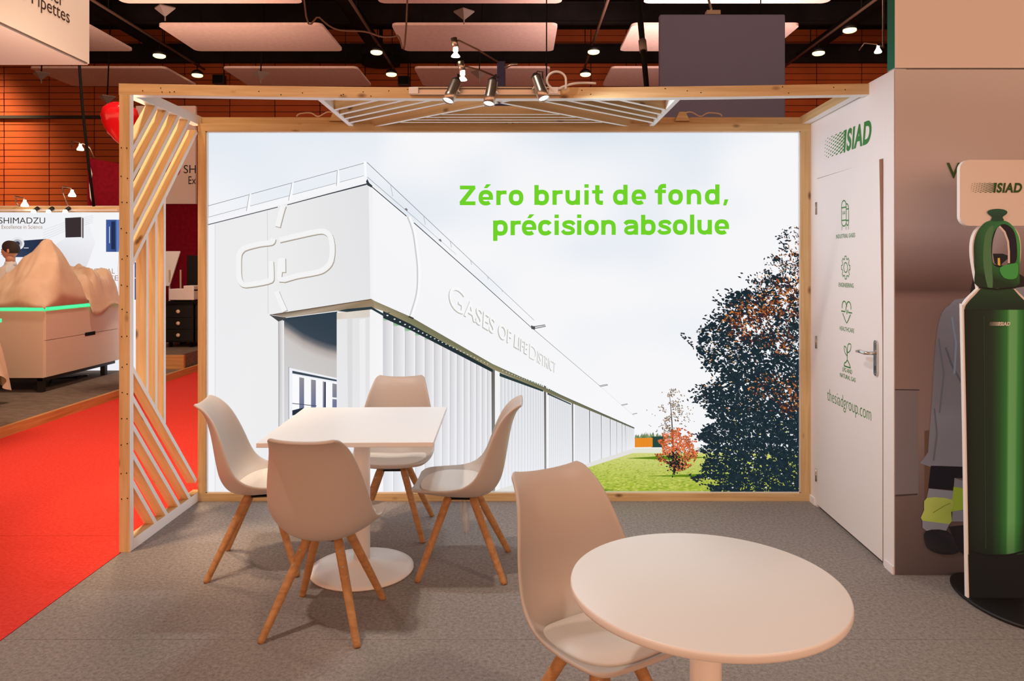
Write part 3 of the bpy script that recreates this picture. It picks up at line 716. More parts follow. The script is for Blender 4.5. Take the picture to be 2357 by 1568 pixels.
# raised words along the long side
def quad(s, tl, tr, br, bl, dx, dy, c, **kw):
    # projective map of the unit square to the corner points
    (x0, y0), (x1, y1), (x2, y2), (x3, y3) = bl, br, tr, tl
    dx1, dx2, sx = x1-x2, x3-x2, x0-x1+x2-x3; dy1, dy2, sy = y1-y2, y3-y2, y0-y1+y2-y3
    den = dx1*dy2-dx2*dy1; g = (sx*dy2-dx2*sy)/den; h = (dx1*sy-sx*dy1)/den
    a, b, cc = x1-x0+g*x1, x3-x0+h*x3, x0; d, e, f = y1-y0+g*y1, y3-y0+h*y3, y0
    vs, fs = text2d(s, **kw)
    A.layer += 1
    A.tris([((a*u+b*v+cc)/(g*u+h*v+1)+dx, (d*u+e*v+f)/(g*u+h*v+1)+dy) for u, v in vs], fs, c)
for dx, dy, c in ((-2.2, 2.0, rgb(172, 170, 160)), (-1.1, 1.0, rgb(214, 212, 206)), (0, 0, rgb(249, 249, 250))):
    quad('ASES OF LIFE', (1071, 683), (1216, 789), (1214, 816), (1069, 726), dx, dy, c, offset=0.012)
    quad('ISTRICT', (1238, 806), (1280, 834), (1279, 858), (1237, 833), dx*0.7, dy*0.7, c, offset=0.006)
    quad('G', (1036, 650), (1071, 672), (1067, 726), (1034, 704), dx, dy, c, offset=-0.005)
    quad('D', (1220, 790), (1236, 801), (1235, 832), (1219, 822), dx*0.7, dy*0.7, c, offset=0.0)
# trees: thousands of leaf flecks
def leaf(x, y, L, w, ang, c):
    ca, sa = cos(ang), sin(ang)
    A.poly([(x-L*ca, y-L*sa), (x+w*sa, y-w*ca), (x+L*ca, y+L*sa), (x-w*sa, y+w*ca)], c, step=False)
edge = [(520, 1803), (545, 1786), (575, 1782), (600, 1752), (625, 1738), (640, 1712), (660, 1700), (680, 1672), (700, 1640), (722, 1640), (745, 1606), (765, 1580), (790, 1590), (830, 1598), (870, 1606), (892, 1580), (920, 1592), (950, 1606), (975, 1612), (1000, 1604), (1040, 1610), (1075, 1616), (1095, 1588), (1115, 1622), (1140, 1650)]
def left_edge(y):
    for (ya, xa), (yb, xb) in zip(edge, edge[1:]):
        if y <= yb: return xa+(xb-xa)*(y-ya)/(yb-ya)
    return 1650
def orangeness(x, y):
    o = 0.0
    for cx, cy, rx, ry, k in ((1760, 720, 70, 60, 0.85), (1720, 760, 60, 40, 0.8), (1820, 590, 60, 45, 0.75), (1835, 640, 30, 60, 0.5), (1790, 790, 60, 40, 0.5), (1815, 920, 35, 60, 0.55), (1770, 900, 60, 50, 0.25), (1740, 640, 40, 40, 0.4), (1805, 680, 60, 90, 0.6), (1700, 730, 50, 50, 0.7), (1830, 560, 34, 40, 0.75)):
        o = max(o, k*(1-min(1, sqrt(((x-cx)/rx)**2+((y-cy)/ry)**2))))
    return o
nt1 = vnoise(21)
A.layer += 1
def tree_dep(x, y): return x-left_edge(y)-(nt1(x/42+50, y/17+36)-0.5)*64
# deep shade between the leaves, printed as irregular dark patches
for i in range(5200):
    y = rnd.uniform(560, 1139); x = rnd.uniform(1590, 1849); dep = tree_dep(x, y)
    if dep < 16: continue
    thr = (0.60 if y < 640 else 0.42 if y < 760 else 0.30 if y < 860 else 0.2)+0.28*max(0, 1-dep/70)+0.25*orangeness(x, y)
    if nt1(x/19+80, y/15+30) < thr: continue
    r0 = rnd.uniform(3, 6.5); a0 = rnd.random()*6
    A.poly([(x+r0*(0.7+0.5*rnd.random())*cos(a0+k*1.05), y+r0*0.7*(0.7+0.5*rnd.random())*sin(a0+k*1.05)) for k in range(6)], mix(rgb(24, 38, 46), rgb(32, 48, 56), rnd.random()), step=False)
A.layer += 1
for i in range(26000):
    y = rnd.uniform(522, 1139); x = rnd.uniform(1560, 1849)
    dep = tree_dep(x, y)
    if dep < 0: continue
    clump = nt1(x/17+80, y/15+30)
    dens = min(1, dep/45)*(0.2+0.9*clump) if y < 860 else min(1, dep/30)*(0.5+0.9*clump)
    if y < 600: dens *= 0.6
    if rnd.random() > dens*0.8: continue
    o = orangeness(x, y); r = rnd.random()
    if r < o*0.55: c = mix(rgb(112, 54, 34), rgb(214, 126, 54), rnd.random())
    elif r < o*1.1: c = rgb(66, 38, 40)
    else: c = mix(rgb(22, 34, 42), rgb(38, 54, 62), rnd.random())
    L = rnd.uniform(2.8, 5.6)*(0.7 if y < 640 else 1.0)
    leaf(x, y, L, L*0.45, rnd.gauss(0.35 if x < 1700 else 0.9, 0.7), c)
A.layer += 1
for i in range(2300):
    y = rnd.uniform(560, 1138); x = rnd.uniform(1600, 1842); dep = x-left_edge(y)
    if dep < 25 or nt1(x/30+40, y/26+18) > 0.62: continue
    r = rnd.random(); L = rnd.uniform(0.9, 2.3)
    if y > 950 and r < 0.75:
        c = mix(rgb(150, 160, 50), rgb(232, 226, 130), rnd.random())
        if rnd.random() < 0.5: continue
    elif r < 0.30+0.6*orangeness(x, y): c = mix(rgb(196, 110, 40), rgb(240, 190, 120), rnd.random())
    else: c = mix(rgb(206, 206, 220), rgb(250, 250, 252), rnd.random())
    if y > 840 and rnd.random() < 0.62: continue
    leaf(x, y, L*1.25, L*0.8, rnd.uniform(-0.6, 0.6), c)
# twigs reaching out of the big tree
A.layer += 1
for x, y, n, a in ((1568, 765, 16, 0.9), (1640, 690, 14, 0.5), (1655, 668, 10, 0.2), (1706, 637, 12, 0.25), (1585, 895, 16, 0.3), (1590, 1095, 16, 0.45), (1604, 1000, 12, 0.2), (1620, 730, 12, -0.2), (1636, 715, 12, 0.1), (1788, 540, 12, 1.2), (1806, 532, 14, 1.45)):
    for k in range(n):
        t = k/n; leaf(x+t*44*cos(a)+rnd.gauss(0, 4), y+t*44*sin(a)+rnd.gauss(0, 4), rnd.uniform(3, 6), 2.0, rnd.gauss(0.3, 0.5), rgb(40, 46, 54))
# the small red bush tree
A.layer += 1
A.line([(1551, 1088), (1549, 1040), (1545, 960), (1540, 905)], [6, 4, 2, 1], rgb(48, 40, 40))
A.layer += 1
for i in range(900):
    y = 895+100*rnd.random(); hw = 10+26*min(1, (y-895)/50); x = 1546+rnd.gauss(0, 0.55)*hw
    if nt1(x/9-150, y/9-85) < 0.45 or rnd.random() > 0.35+(y-895)/90: continue
    leaf(x, y, rnd.uniform(1.4, 3), 1.0, rnd.uniform(0, 3), mix(rgb(60, 56, 56), rgb(176, 140, 96), rnd.random()**1.5))
for i in range(2600):
    a = rnd.uniform(0, 2*pi); r = sqrt(rnd.random()); x = 1556+r*cos(a)*50; y = 1034+r*sin(a)*50
    if y > 1085: continue
    q = nt1(x/10-150, y/8-100)
    if q < 0.3 or (r > 0.8 and q < 0.5): continue
    c = mix(rgb(196, 66, 34), rgb(242, 140, 78), rnd.random()) if rnd.random() < (0.8 if y < 1045 else 0.5) else mix(rgb(36, 40, 40), rgb(92, 62, 40), rnd.random())
    leaf(x, y, rnd.uniform(1.6, 3.2), 1.2, rnd.uniform(0, 3), c)
A.layer += 1
for i in range(120):
    leaf(1551+rnd.gauss(0, 10), 1062+rnd.gauss(0, 14), 3, 1.6, rnd.uniform(0, 3), rgb(28, 34, 38))
art = A.build('printed_artwork', 'ink_lit2', lb)
# slogan
T = Ink(pl); T.layer = A.layer+2
def slogan(s, x0, x1, ytop, ybase, c=rgb(108, 206, 36), **kw):
    vs, fs = text2d(s, **kw); T.tris([(x0+u*(x1-x0), ybase+v*(ytop-ybase)) for u, v in vs], fs, c)

def ring(a0, a1, w=120, n=26, cx=60, cy=60.5, ry=46.5):
    out = []
    for i in range(n+1):
        t = radians(a0+(a1-a0)*i/n); c, q = cos(t), sin(t)
        out.append((cx+42.5*abs(c)**0.82*(1 if c > 0 else -1), cy+ry*abs(q)**0.82*(1 if q > 0 else -1)))
    return out
SW, TW = 35, 28
def glyph(ch):
    """stroke lists (points, width) and solid polygons; x-height 122, baseline 0"""
    st, pg = [], []
    if ch in 'oébdpe': pass
    if ch == 'o': st = [(ring(0, 372), SW)]
    elif ch in 'eé':
        st = [(ring(-2, 312), SW-1), ([(26, 55), (119, 55)], 23)]
        if ch == 'é': pg = [[(44, 139), (72, 139), (104, 171), (64, 171)]]
    elif ch == 'c': st = [(ring(32, 328), SW)]
    elif ch == 'b': st = [([(17.5, 0), (17.5, 163)], SW), (ring(0, 372), SW)]
    elif ch == 'd': st = [([(102.5, 0), (102.5, 163)], SW), (ring(0, 372), SW)]
    elif ch == 'p': st = [([(17.5, -46), (17.5, 121)], SW), (ring(0, 372), SW)]
    elif ch == 'l': st = [([(17.5, 0), (17.5, 163)], SW)]
    elif ch == 'i': st = [([(17.5, 0), (17.5, 119)], SW), ([(17.5, 139), (17.5, 168)], SW)]
    elif ch == 'r': st = [([(17.5, 0), (17.5, 119)], SW), (catmull([(17.5, 62), (24, 88), (44, 102), (84, 104)], 6), 31)]
    elif ch == 'n': st = [([(17.5, 0), (17.5, 120)], SW), (catmull([(17.5, 62), (28, 94), (60, 106), (92, 94), (101.5, 66), (101.5, 0)], 6), SW-1)]
    elif ch == 'u': st = [([(102.5, 0), (102.5, 120)], SW), (catmull([(102.5, 58), (92, 28), (60, 14.5), (28, 26), (18, 54), (18, 120)], 6), SW-1)]
    elif ch == 't': st = [(catmull([(44, 160), (44, 100), (44, 44), (54, 20), (90, 15)], 6), SW), ([(1, 105), (90, 105)], TW)]
    elif ch == 'f': st = [(catmull([(43, 0), (43, 80), (43, 124), (56, 148), (93, 152)], 6), SW), ([(0, 107), (92, 107)], TW)]
    elif ch == 's': st = [(catmull([(103, 84), (88, 102), (56, 107), (26, 97), (24, 78), (48, 66), (74, 58), (94, 42), (90, 22), (58, 14), (26, 18), (8, 38)], 5), 30)]
    elif ch == 'a': st = [(catmull([(10, 86), (26, 103), (58, 107), (90, 100), (99, 74), (99, 36), (99, 0)], 6), SW-1), (catmull([(99, 66), (58, 63), (26, 54), (16, 34), (28, 17), (54, 13), (84, 22), (100, 46)], 6), 29)]
    elif ch == 'Z': st = [([(3, 145), (128, 145)], 31), ([(2, 15.5), (130, 15.5)], 31)]; pg = [[(0, 20), (45, 26), (131, 136), (128, 150), (88, 138), (0, 28)]]
    elif ch == ',': pg = [[(12, 40), (43, 40), (25, -10), (0, -10)]]
    return st, pg
green_ink = rgb(112, 210, 40)
def slogan(chars, base, slope, ref):
    for k, (ch, X) in enumerate(chars):
        T.layer += 0.2
        by = base-(X-ref)*slope
        tr = lambda p: (1040+(X+p[0])/3.571, 400+(by-p[1])/3.571)
        st, pg = glyph(ch)
        for pts, w in st: T.line([tr(p) for p in pts], w/3.571, green_ink, step=False); T.layer += 0.1
        for pts in pg: T.poly([tr(p) for p in pts], green_ink, step=False)
slogan(list(zip('Zérobruitdefond,', (65, 220, 366, 468, 678, 826, 932, 1088, 1150, 1322, 1474, 1664, 1775, 1926, 2075, 2225))), 260, 0.0036, 65)
slogan(list(zip('précisionabsolue', (340, 483, 575, 708, 843, 900, 1028, 1086, 1226, 1412, 1552, 1688, 1812, 1953, 2013, 2154))), 507, 0.0042, 340)
T.build('slogan_lettering', 'ink_lit2', lb)

# ------------------------------------------------------------------ white partition with the door
PB = Vector((1.934, 4.86, 0)); uu = Vector((-0.0302, -1, 0)).normalized()
WM = frame(PB, uu, (0, 0, 1))            # local x towards the camera, local y up, local z out of the wall into the stand
LEN = 1.187
def wsz(px, py):                          # a pixel on the wall -> local (x, y)
    k = (px-CX)/F; Y = (1.934-4.80*0.0302)/(k-0.0302)
    return ((4.86-Y)*sqrt(1+0.0302**2), EYE-(py-CY)*Y/F)
d0, dtop0 = wsz(1882, 410); d1, dtop1 = wsz(2033, 368)
DT = 2.108
wr = MB()
for a, b in (((0, 0, -0.06), (d0-0.004, 2.545, 0)), ((d1+0.004, 0, -0.06), (LEN, 2.545, 0)), ((d0-0.004, DT+0.004, -0.06), (d1+0.004, 2.545, 0))):
    wr.box(a, b)
wr.box((d0-0.004, 0, -0.06), (d1+0.004, DT+0.004, -0.05), mi=1)
wall_r = tag(wr.build('wall_right', ['panel', 'joint'], M4=WM), kind='structure')
def wallpart(m, name, mats, parent=wall_r, **kw):
    o = m.build(name, mats, None, **kw); o.parent = parent; return o
I4 = Matrix.Identity(4)
wallpart(MB().box((0, 0, 0), (d0-0.035, 0.045, 0.008)), 'skirting', 'panel')
wallpart(MB().box((d1+0.03, 0, 0), (LEN, 0.04, 0.008)), 'skirting', 'panel')
def logo(m, x0, y0, w, h, M4, d=0.0006, mi=0):
    # dots growing into a solid block, then four slanted capitals
    cut = 0.50
    text_on(m, 'SIAD', M4, x0+w*cut, y0, x0+w, y0+h, d, mi, offset=0.042, shear=0.2, space=1.1)
    nc, nr = 10, 6; sl = 0.11*w
    for c in range(nc):
        g = (c+1)/nc
        for r in range(nr*2):
            if (r+c) % 2: continue
            yy = (r+0.5)/(nr*2); xx = x0+w*(cut-0.01)*(c+0.5)/nc-0.02*w+sl*0.35*(yy-0.3)
            pw = w*cut/nc*(0.36+0.80*g); ph = h/nr*(0.17+0.29*g)
            cy_ = y0+h*yy; s = 0.55
            q = [(-pw/2, -ph/2), (pw/2, -ph/2+ph*s), (pw/2, ph/2+ph*s), (-pw/2, ph/2)]
            q = [(min(max(xx+a, x0), x0+w*(cut+0.0)), min(max(cy_+b, y0), y0+h)) for a, b in q]
            m.add([M4 @ Vector((a, b, d)) for a, b in q], [(0, 1, 2, 3)], mi)
    bx = x0+w*(cut-0.06)
    m.add([M4 @ Vector(p) for p in ((bx, y0, d+0.0002), (bx+0.035*w, y0, d+0.0002), (bx+0.07*w, y0+h, d+0.0002), (bx+0.02*w, y0+h, d+0.0002))], [(0, 1, 2, 3)], mi)
    return m
a = wsz(1899, 356); b = wsz(2007, 300)
wallpart(logo(MB(), a[0], 2.215, b[0]-a[0], 0.130, I4), 'printed_logo', 'green')

door = tag(bpy.data.objects.new('door_1', None), kind='structure'); COL.objects.link(door); door.matrix_world = WM; door.empty_display_size = 0.1
def leaf_d(x, y):                          # the leaf is a little warped: its top corner on the handle side stands proud
    u = (x-d0)/(d1-d0); v = max(0, (y-1.15)/(DT-1.15)); return 0.002+0.017*u*v
rows = []
NX, NY = 8, 12
m = MB()
fr_ = [[(d0+(d1-d0)*i/NX, 0.018+(DT-0.018)*j/NY) for i in range(NX+1)] for j in range(NY+1)]
m.grid([[(x, y, leaf_d(x, y)) for x, y in r] for r in fr_], smooth=False)
m.grid([[(x, y, leaf_d(x, y)-0.038) for x, y in reversed(r)] for r in fr_], smooth=False)
def strip(pts, flip=False):
    m.grid([[(x, y, leaf_d(x, y)) for x, y in pts], [(x, y, leaf_d(x, y)-0.038) for x, y in pts]] if not flip else [[(x, y, leaf_d(x, y)-0.038) for x, y in pts], [(x, y, leaf_d(x, y)) for x, y in pts]], smooth=False)
n_edge = len(m.mi); strip([r[-1] for r in fr_], True); m.mi[n_edge:] = [1]*(len(m.mi)-n_edge); strip([r[0] for r in fr_]); strip(fr_[-1]); strip(fr_[0], True)
wallpart(m, 'door_leaf', ['panel', 'edge'], door)
def dM(x, y): return Matrix.Translation((0, 0, leaf_d(x, y)+0.0006))
class DoorInk(MB):
    def lift(s):
        s.v = [(x, y, leaf_d(x, y)+z) for x, y, z in s.v]; return s
ic = DoorInk()
lw = 0.0075
def S2_(pts, w=lw, **kw): stroke(ic, pts, w, I4, 0.0008, **kw)
# gas bottles
x0, yt_ = wsz(1941, 463); x1, yb2 = wsz(1958, 527)
w_, h_ = x1-x0, 0.155; yb2 = 1.778; cx_ = x0+w_*0.33
S2_([(x0, yb2+0.025)]+[(x0, yb2+h_*0.8)]+arc(cx_, yb2+h_*0.8, w_*0.33, h_*0.2, 180, 0, 10)+[(x0+w_*0.66, yb2+0.025)]); S2_(arc(cx_, yb2+0.03, w_*0.33, 0.024, 180, 360, 8))
S2_(arc(x0+w_*0.70, yb2+h_*0.68, w_*0.30, h_*0.18, 110, 0, 8)+[(x1, yb2+0.025)]); S2_(arc(x0+w_*0.82, yb2+0.03, w_*0.18, 0.022, 180, 360, 8))
S2_([(x0-0.004, yb2+h_*0.74), (x0+w_*0.70, yb2+h_*0.74)]); S2_([(x0+w_*0.66, yb2+h_*0.66), (x1+0.004, yb2+h_*0.66)])
S2_([(x0-0.004, yb2+0.04), (x0+w_*0.70, yb2+0.04)]); S2_([(x0+w_*0.66, yb2+0.036), (x1+0.004, yb2+0.036)])
for t in (0.05, 0.62, 0.95): S2_([(x0+w_*t, yb2+0.008), (x0+w_*t, yb2-0.016)], 0.005)
text_on(ic, 'GAS', I4, cx_-w_*0.2, yb2+h_*0.48, cx_+w_*0.2, yb2+h_*0.6, 0.0008, offset=0.02)
def cap(s, xa, xb, yc, h): text_on(ic, s, I4, xa, yc-h/2, xb, yc+h/2, 0.0008, offset=0.006)
def span(pxa, pxb): return wsz(pxa, 600)[0], wsz(pxb, 600)[0]
def zc(px, py): return wsz(px, py)[1]
a, b = span(1927.5, 1973); cap('INDUSTRIAL GASES', a, b, zc(1950, 543), 0.024)
# gear
gx, gy = (wsz(1939.5, 600)[0]+wsz(1960, 600)[0])/2, zc(1950, 616); ro = 0.062
gp = []
for k in range(8):
    c0 = 360*k/8
    for da, r in ((-13, 0.80), (-10, 1.0), (10, 1.0), (13, 0.80), (22.5, 0.76)): gp.append((gx+ro*r*cos(radians(c0+da)), gy+ro*r*sin(radians(c0+da))*1.08))
S2_(gp, 0.0065, closed=True); S2_(arc(gx, gy, ro*0.44, ro*0.46, 0, 360, 18)[:-1], 0.0065, closed=True)
a, b = span(1933, 1968); cap('ENGINEERING', a, b, zc(1950, 656.5), 0.025)
# heart with a pulse
hx, hy = (wsz(1938, 700)[0]+wsz(1964, 700)[0])/2, zc(1951, 718); r = 0.031
S2_(arc(hx-r, hy+0.028, r, 0.032, 200, 0, 10)); S2_(arc(hx+r, hy+0.028, r, 0.032, 180, -20, 10)); S2_([(hx-2*r+0.008, hy-0.012), (hx-0.02, hy-0.05), (hx, hy-0.066), (hx+0.02, hy-0.05), (hx+2*r-0.008, hy-0.012)])
S2_([(hx-0.075, hy), (hx-0.02, hy), (hx-0.008, hy+0.03), (hx+0.006, hy-0.014), (hx+0.018, hy+0.012), (hx+0.026, hy-0.002), (hx+0.075, hy-0.002)])
a, b = span(1934.5, 1968); cap('HEALTHCARE', a, b, zc(1951, 758.5), 0.025)
# seedling
px_, py_ = (wsz(1942, 800)[0]+wsz(1962, 800)[0])/2, zc(1951, 842)
S2_([(px_, py_+0.03), (px_, py_+0.085)]); 
S2_(catmull([(px_, py_+0.085), (px_+0.012, py_+0.125), (px_+0.05, py_+0.128), (px_+0.042, py_+0.095), (px_+0.01, py_+0.078), (px_, py_+0.085)], 4), 0.006)
S2_(catmull([(px_, py_+0.062), (px_-0.012, py_+0.1), (px_-0.042, py_+0.108), (px_-0.034, py_+0.076), (px_-0.01, py_+0.06), (px_, py_+0.062)], 4), 0.006)
S2_(catmull([(px_-0.044, py_-0.006), (px_-0.036, py_+0.012), (px_-0.018, py_+0.018), (px_, py_+0.032), (px_+0.018, py_+0.022), (px_+0.03, py_+0.012), (px_+0.044, py_-0.006)], 4)); S2_([(px_-0.046, py_-0.006), (px_+0.046, py_-0.006)])
a, b = span(1941, 1963); cap('LPG AND', a, b, zc(1951, 853), 0.025); a, b = span(1935, 1971); cap('NATURAL GAS', a, b, zc(1953, 869), 0.025)
a, b = span(1906, 2007)
text_on(ic, 'thesiadgroup.com', I4, a, zc(1955, 954), b, zc(1955, 917)+0.004, 0.0008, offset=-0.012)
ic.lift(); wallpart(ic, 'printed_icons', 'green', door)
# hinges, handle
for py, px in ((480, 1880), (788, 1884), (1094, 1888)):
    z = EYE-(py-CY)*4.69/F
    wallpart(MB().tube([(d0-0.004, z-0.04, 0.006), (d0-0.004, z+0.04, 0.006)], 0.007, 10).tube([(d0-0.004, z-0.003, 0.006), (d0-0.004, z+0.003, 0.006)], 0.0078, 10), 'hinge', 'steel', door)
hx0, hz0 = wsz(2021, 829)
hx0 -= 0.005; hd = leaf_d(hx0, 1.1)+0.001
T0 = Matrix.Translation((0, 0, hd))
plate = wallpart(MB().prism(rounded(hx0-0.02, hz0-0.085, hx0+0.02, hz0+0.105, 0.019), 0, 0.009, T0), 'handle_plate', 'chrome', door, bevel=0.002)
zz = hz0+0.035
o = MB().tube([(hx0, zz, hd+0.009), (hx0, zz, hd+0.045), (hx0-0.012, zz, hd+0.055), (hx0-0.07, zz+0.002, hd+0.057), (hx0-0.122, zz-0.004, hd+0.052)], [0.009, 0.009, 0.01, 0.0105, 0.007], 12).build('lever', 'chrome'); o.parent = plate
o = MB().prism(rounded(hx0-0.004, hz0-0.055, hx0+0.004, hz0-0.03, 0.0038), 0.009, 0.0096, T0).build('keyhole', 'black'); o.parent = plate
for dz in (0.093, -0.073):
    o = MB().lathe([(0.004, hd+0.009), (0.003, hd+0.0105)], 10, M4=Matrix.Translation((hx0, hz0+dz, 0))).build('screw', 'steel'); o.parent = plate

# ------------------------------------------------------------------ printed wall beside the door and the board above it
FX = 1.897
pw = thing('printed_wall_panel', 'beige wall panel printed with a worker in a white coat and yellow striped trousers', 'wall panel', (3.0, 3.72, 0))
offp = Vector((3.0, 3.72, 0)); YF = 3.668
MB().box((FX-3.0, 3.674-3.72, 0.0), (1.3, 0.05, 2.54)).build('board', 'panel', pw)
def pf_(px, py, layer=0):
    p = at(px, py, YF)-offp; return (p.x, YF-offp.y-0.0003*layer, p.z)
B = Ink(pf_)
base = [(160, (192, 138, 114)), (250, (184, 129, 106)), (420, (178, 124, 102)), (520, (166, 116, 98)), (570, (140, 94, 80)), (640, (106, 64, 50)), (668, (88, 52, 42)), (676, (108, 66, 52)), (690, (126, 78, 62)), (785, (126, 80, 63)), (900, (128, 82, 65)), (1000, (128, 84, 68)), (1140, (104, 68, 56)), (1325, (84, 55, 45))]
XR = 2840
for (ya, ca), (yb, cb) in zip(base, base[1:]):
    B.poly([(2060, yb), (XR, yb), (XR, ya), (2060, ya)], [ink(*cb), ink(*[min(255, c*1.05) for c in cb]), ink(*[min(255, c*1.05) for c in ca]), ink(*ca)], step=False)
B.poly([(2060, 895), (2112, 895), (2114, 1142), (2060, 1142)], [ink(117, 82, 71), ink(117, 82, 71), ink(113, 81, 71), ink(113, 81, 71)])
B.line([(2060, 897), (2116, 898)], 2.5, ink(65, 39, 33)); B.line([(2060, 1141), (2112, 1138)], 4, ink(65, 43, 36))
B.poly([(2128, 992), (2138, 990), (2145, 1150), (2128, 1160)], ink(99, 58, 40))
B.poly([(2230, 690), (2240, 640), (2300, 600), (2360, 640), (2370, 700)], ink(35, 22, 21))
def bpoly(pts, cols, n=3):
    if not isinstance(cols, list): cols = [cols]*len(pts)
    N_ = len(pts); P_, K_ = [], []
    for i_ in range(N_):
        p0, p1, p2, p3 = pts[i_-1], pts[i_], pts[(i_+1) % N_], pts[(i_+2) % N_]
        for k_ in range(n):
            t = k_/n; P_.append([0.5*(2*b+(c-a)*t+(2*a-5*b+4*c-d)*t*t+(3*b-a-3*c+d)*t**3) for a, b, c, d in zip(p0, p1, p2, p3)])
            K_.append([u_*(1-t)+v_*t for u_, v_ in zip(cols[i_], cols[(i_+1) % N_])])
    B.poly(P_, K_)
coat = [(2168, 720), (2186, 702), (2222, 686), (2420, 690), (2440, 1080), (2140, 1074), (2136, 1040), (2142, 960), (2146, 900), (2150, 830), (2157, 760)]
bpoly(coat, [ink(124, 96, 89), ink(132, 104, 97), ink(134, 106, 99), ink(134, 107, 100), ink(127, 100, 94), ink(124, 97, 91), ink(122, 94, 88), ink(126, 98, 91), ink(113, 87, 80), ink(112, 85, 79), ink(119, 91, 84)])
for pts, w, c in (([(2176, 800), (2190, 840), (2212, 880)], 5, (136, 110, 106)), ([(2160, 780), (2172, 860), (2162, 950)], 4, (150, 124, 118)), ([(2190, 730), (2200, 790), (2196, 860)], 5, (196, 172, 166)), ([(2150, 940), (2156, 1000), (2148, 1060)], 3, (146, 120, 114))):
    B.line(pts, w, ink(*[v*0.66 for v in c]))
B.poly([(2142, 1072), (2420, 1080), (2420, 1110), (2196, 1100), (2192, 1128), (2136, 1124)], ink(24, 18, 21))
B.poly([(2196, 1100), (2230, 1112), (2232, 1200), (2190, 1200)], ink(122, 98, 91))
B.poly([(2194, 1120), (2230, 1126), (2230, 1170), (2186, 1178)], ink(143, 137, 37))
B.poly([(2137, 1124), (2193, 1130), (2190, 1150), (2132, 1146)], ink(132, 106, 99))
bpoly([(2132, 1146), (2190, 1150), (2188, 1178), (2184, 1206), (2122, 1198), (2126, 1174)], [ink(174, 152, 66), ink(161, 141, 56), ink(152, 136, 51), ink(161, 142, 56), ink(172, 155, 59), ink(178, 159, 64)])
B.poly([(2122, 1198), (2184, 1206), (2176, 1222), (2132, 1222), (2122, 1214)], ink(132, 106, 99))
B.line([(2146, 1180), (2172, 1164), (2186, 1158)], 2, ink(128, 111, 37))
bpoly([(2130, 1222), (2176, 1221), (2206, 1250), (2204, 1272), (2170, 1276), (2140, 1266), (2128, 1250)], [ink(31, 23, 25), ink(31, 23, 25), ink(49, 36, 34), ink(35, 26, 25), ink(31, 22, 21), ink(39, 28, 26), ink(46, 33, 31)])
B.poly([(2182, 1212), (2240, 1206), (2240, 1300), (2204, 1262)], ink(32, 23, 23))
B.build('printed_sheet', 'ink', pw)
t2 = MB(); MF = frame((0, YF-offp.y-0.004, 0), (1, 0, 0), (0, 0, 1))
a = at(2178, 411, YF)-offp; b = at(2210, 375, YF)-offp
text_on(t2, 'V', MF, a.x, a.z, b.x, b.z, 0.0, offset=0.012); t2.build('printed_letter', 'darkgreen', pw)
hd_ = thing('header_board', 'plain beige header board with a teal side edge above the printed wall', 'header board', (3.0, 3.70, 2.545))
MB().box((FX-3.0, -0.035, 0.004), (1.3, 0.04, 1.1), white=('-x',)).build('board', ['paint', 'tealedge'], hd_, bevel=0.001)

# ------------------------------------------------------------------ cylinder cut-out on its base
YS = 3.38
sd = thing('cutout_standee', 'flat cut-out of a green gas cylinder with sign, on a black oval base', 'standee', (2.222, YS, 0))
offs = Vector((2.222, YS, 0))
def ps(px, py):
    p = at(px, py, YS)-offs; return (p.x, p.z)
CXS = 2294
def mirror(L): return L+[(2*CXS-x, y) for x, y in reversed(L)]
bodyL = [(2229, 1390), (2226, 1200), (2222, 960), (2217, 720), (2218, 708), (2228, 690), (2250, 668), (2253, 661), (2246, 628), (2240, 590), (2240, 560), (2246, 536), (2258, 520)]
bodyL = [tuple(p) for p in catmull(bodyL, 3)]
bodyP = [(x-1.8, y) if y > 525 else (x, y) for x, y in bodyL]
MS = frame((0, 0, 0), (1, 0, 0), (0, 0, 1))          # local z points towards the camera (-y)
ptsB = [ps(*p) for p in mirror(bodyP)]
MB().prism(ptsB, -0.022, 0.0, MS).build('cutout_board', 'paint', sd, bevel=0.0008)
x0s, zs0 = ps(2209, 520); x1s, zs1 = ps(2*CXS-2209, 368)
MB().prism(rounded(x0s, zs0, x1s, zs1, 0.045), -0.022, 0.0005, MS).build('sign_board', 'paint', sd, bevel=0.0008)
def sp(px, py, layer=0):
    x, z = ps(px, py); return (x, -0.0012-0.0003*layer, z)
C = Ink(sp)
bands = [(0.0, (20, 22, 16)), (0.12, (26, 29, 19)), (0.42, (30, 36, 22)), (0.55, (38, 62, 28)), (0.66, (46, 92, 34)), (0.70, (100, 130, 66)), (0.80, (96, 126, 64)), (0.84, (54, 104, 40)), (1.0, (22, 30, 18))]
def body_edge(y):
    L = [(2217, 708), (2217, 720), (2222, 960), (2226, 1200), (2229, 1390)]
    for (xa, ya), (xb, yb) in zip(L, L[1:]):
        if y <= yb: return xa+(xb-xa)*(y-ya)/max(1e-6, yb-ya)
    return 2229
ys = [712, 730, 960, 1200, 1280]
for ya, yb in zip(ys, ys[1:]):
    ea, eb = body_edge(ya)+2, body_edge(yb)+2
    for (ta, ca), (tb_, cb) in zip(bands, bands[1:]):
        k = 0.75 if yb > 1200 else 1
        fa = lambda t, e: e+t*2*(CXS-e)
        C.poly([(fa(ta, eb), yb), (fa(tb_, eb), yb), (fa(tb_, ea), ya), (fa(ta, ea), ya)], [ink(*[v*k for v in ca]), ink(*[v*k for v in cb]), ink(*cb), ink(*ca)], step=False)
C.poly([(2228, 1276), (2362, 1276), (2360, 1390), (2231, 1390)], ink(20, 18, 16))
C.line([(2229, 1268), (2260, 1276), (CXS, 1281), (2330, 1276), (2360, 1268)], 4, ink(14, 14, 12))
C.line([(2264, 730), (2268, 1262)], 1.6, ink(44, 50, 34))
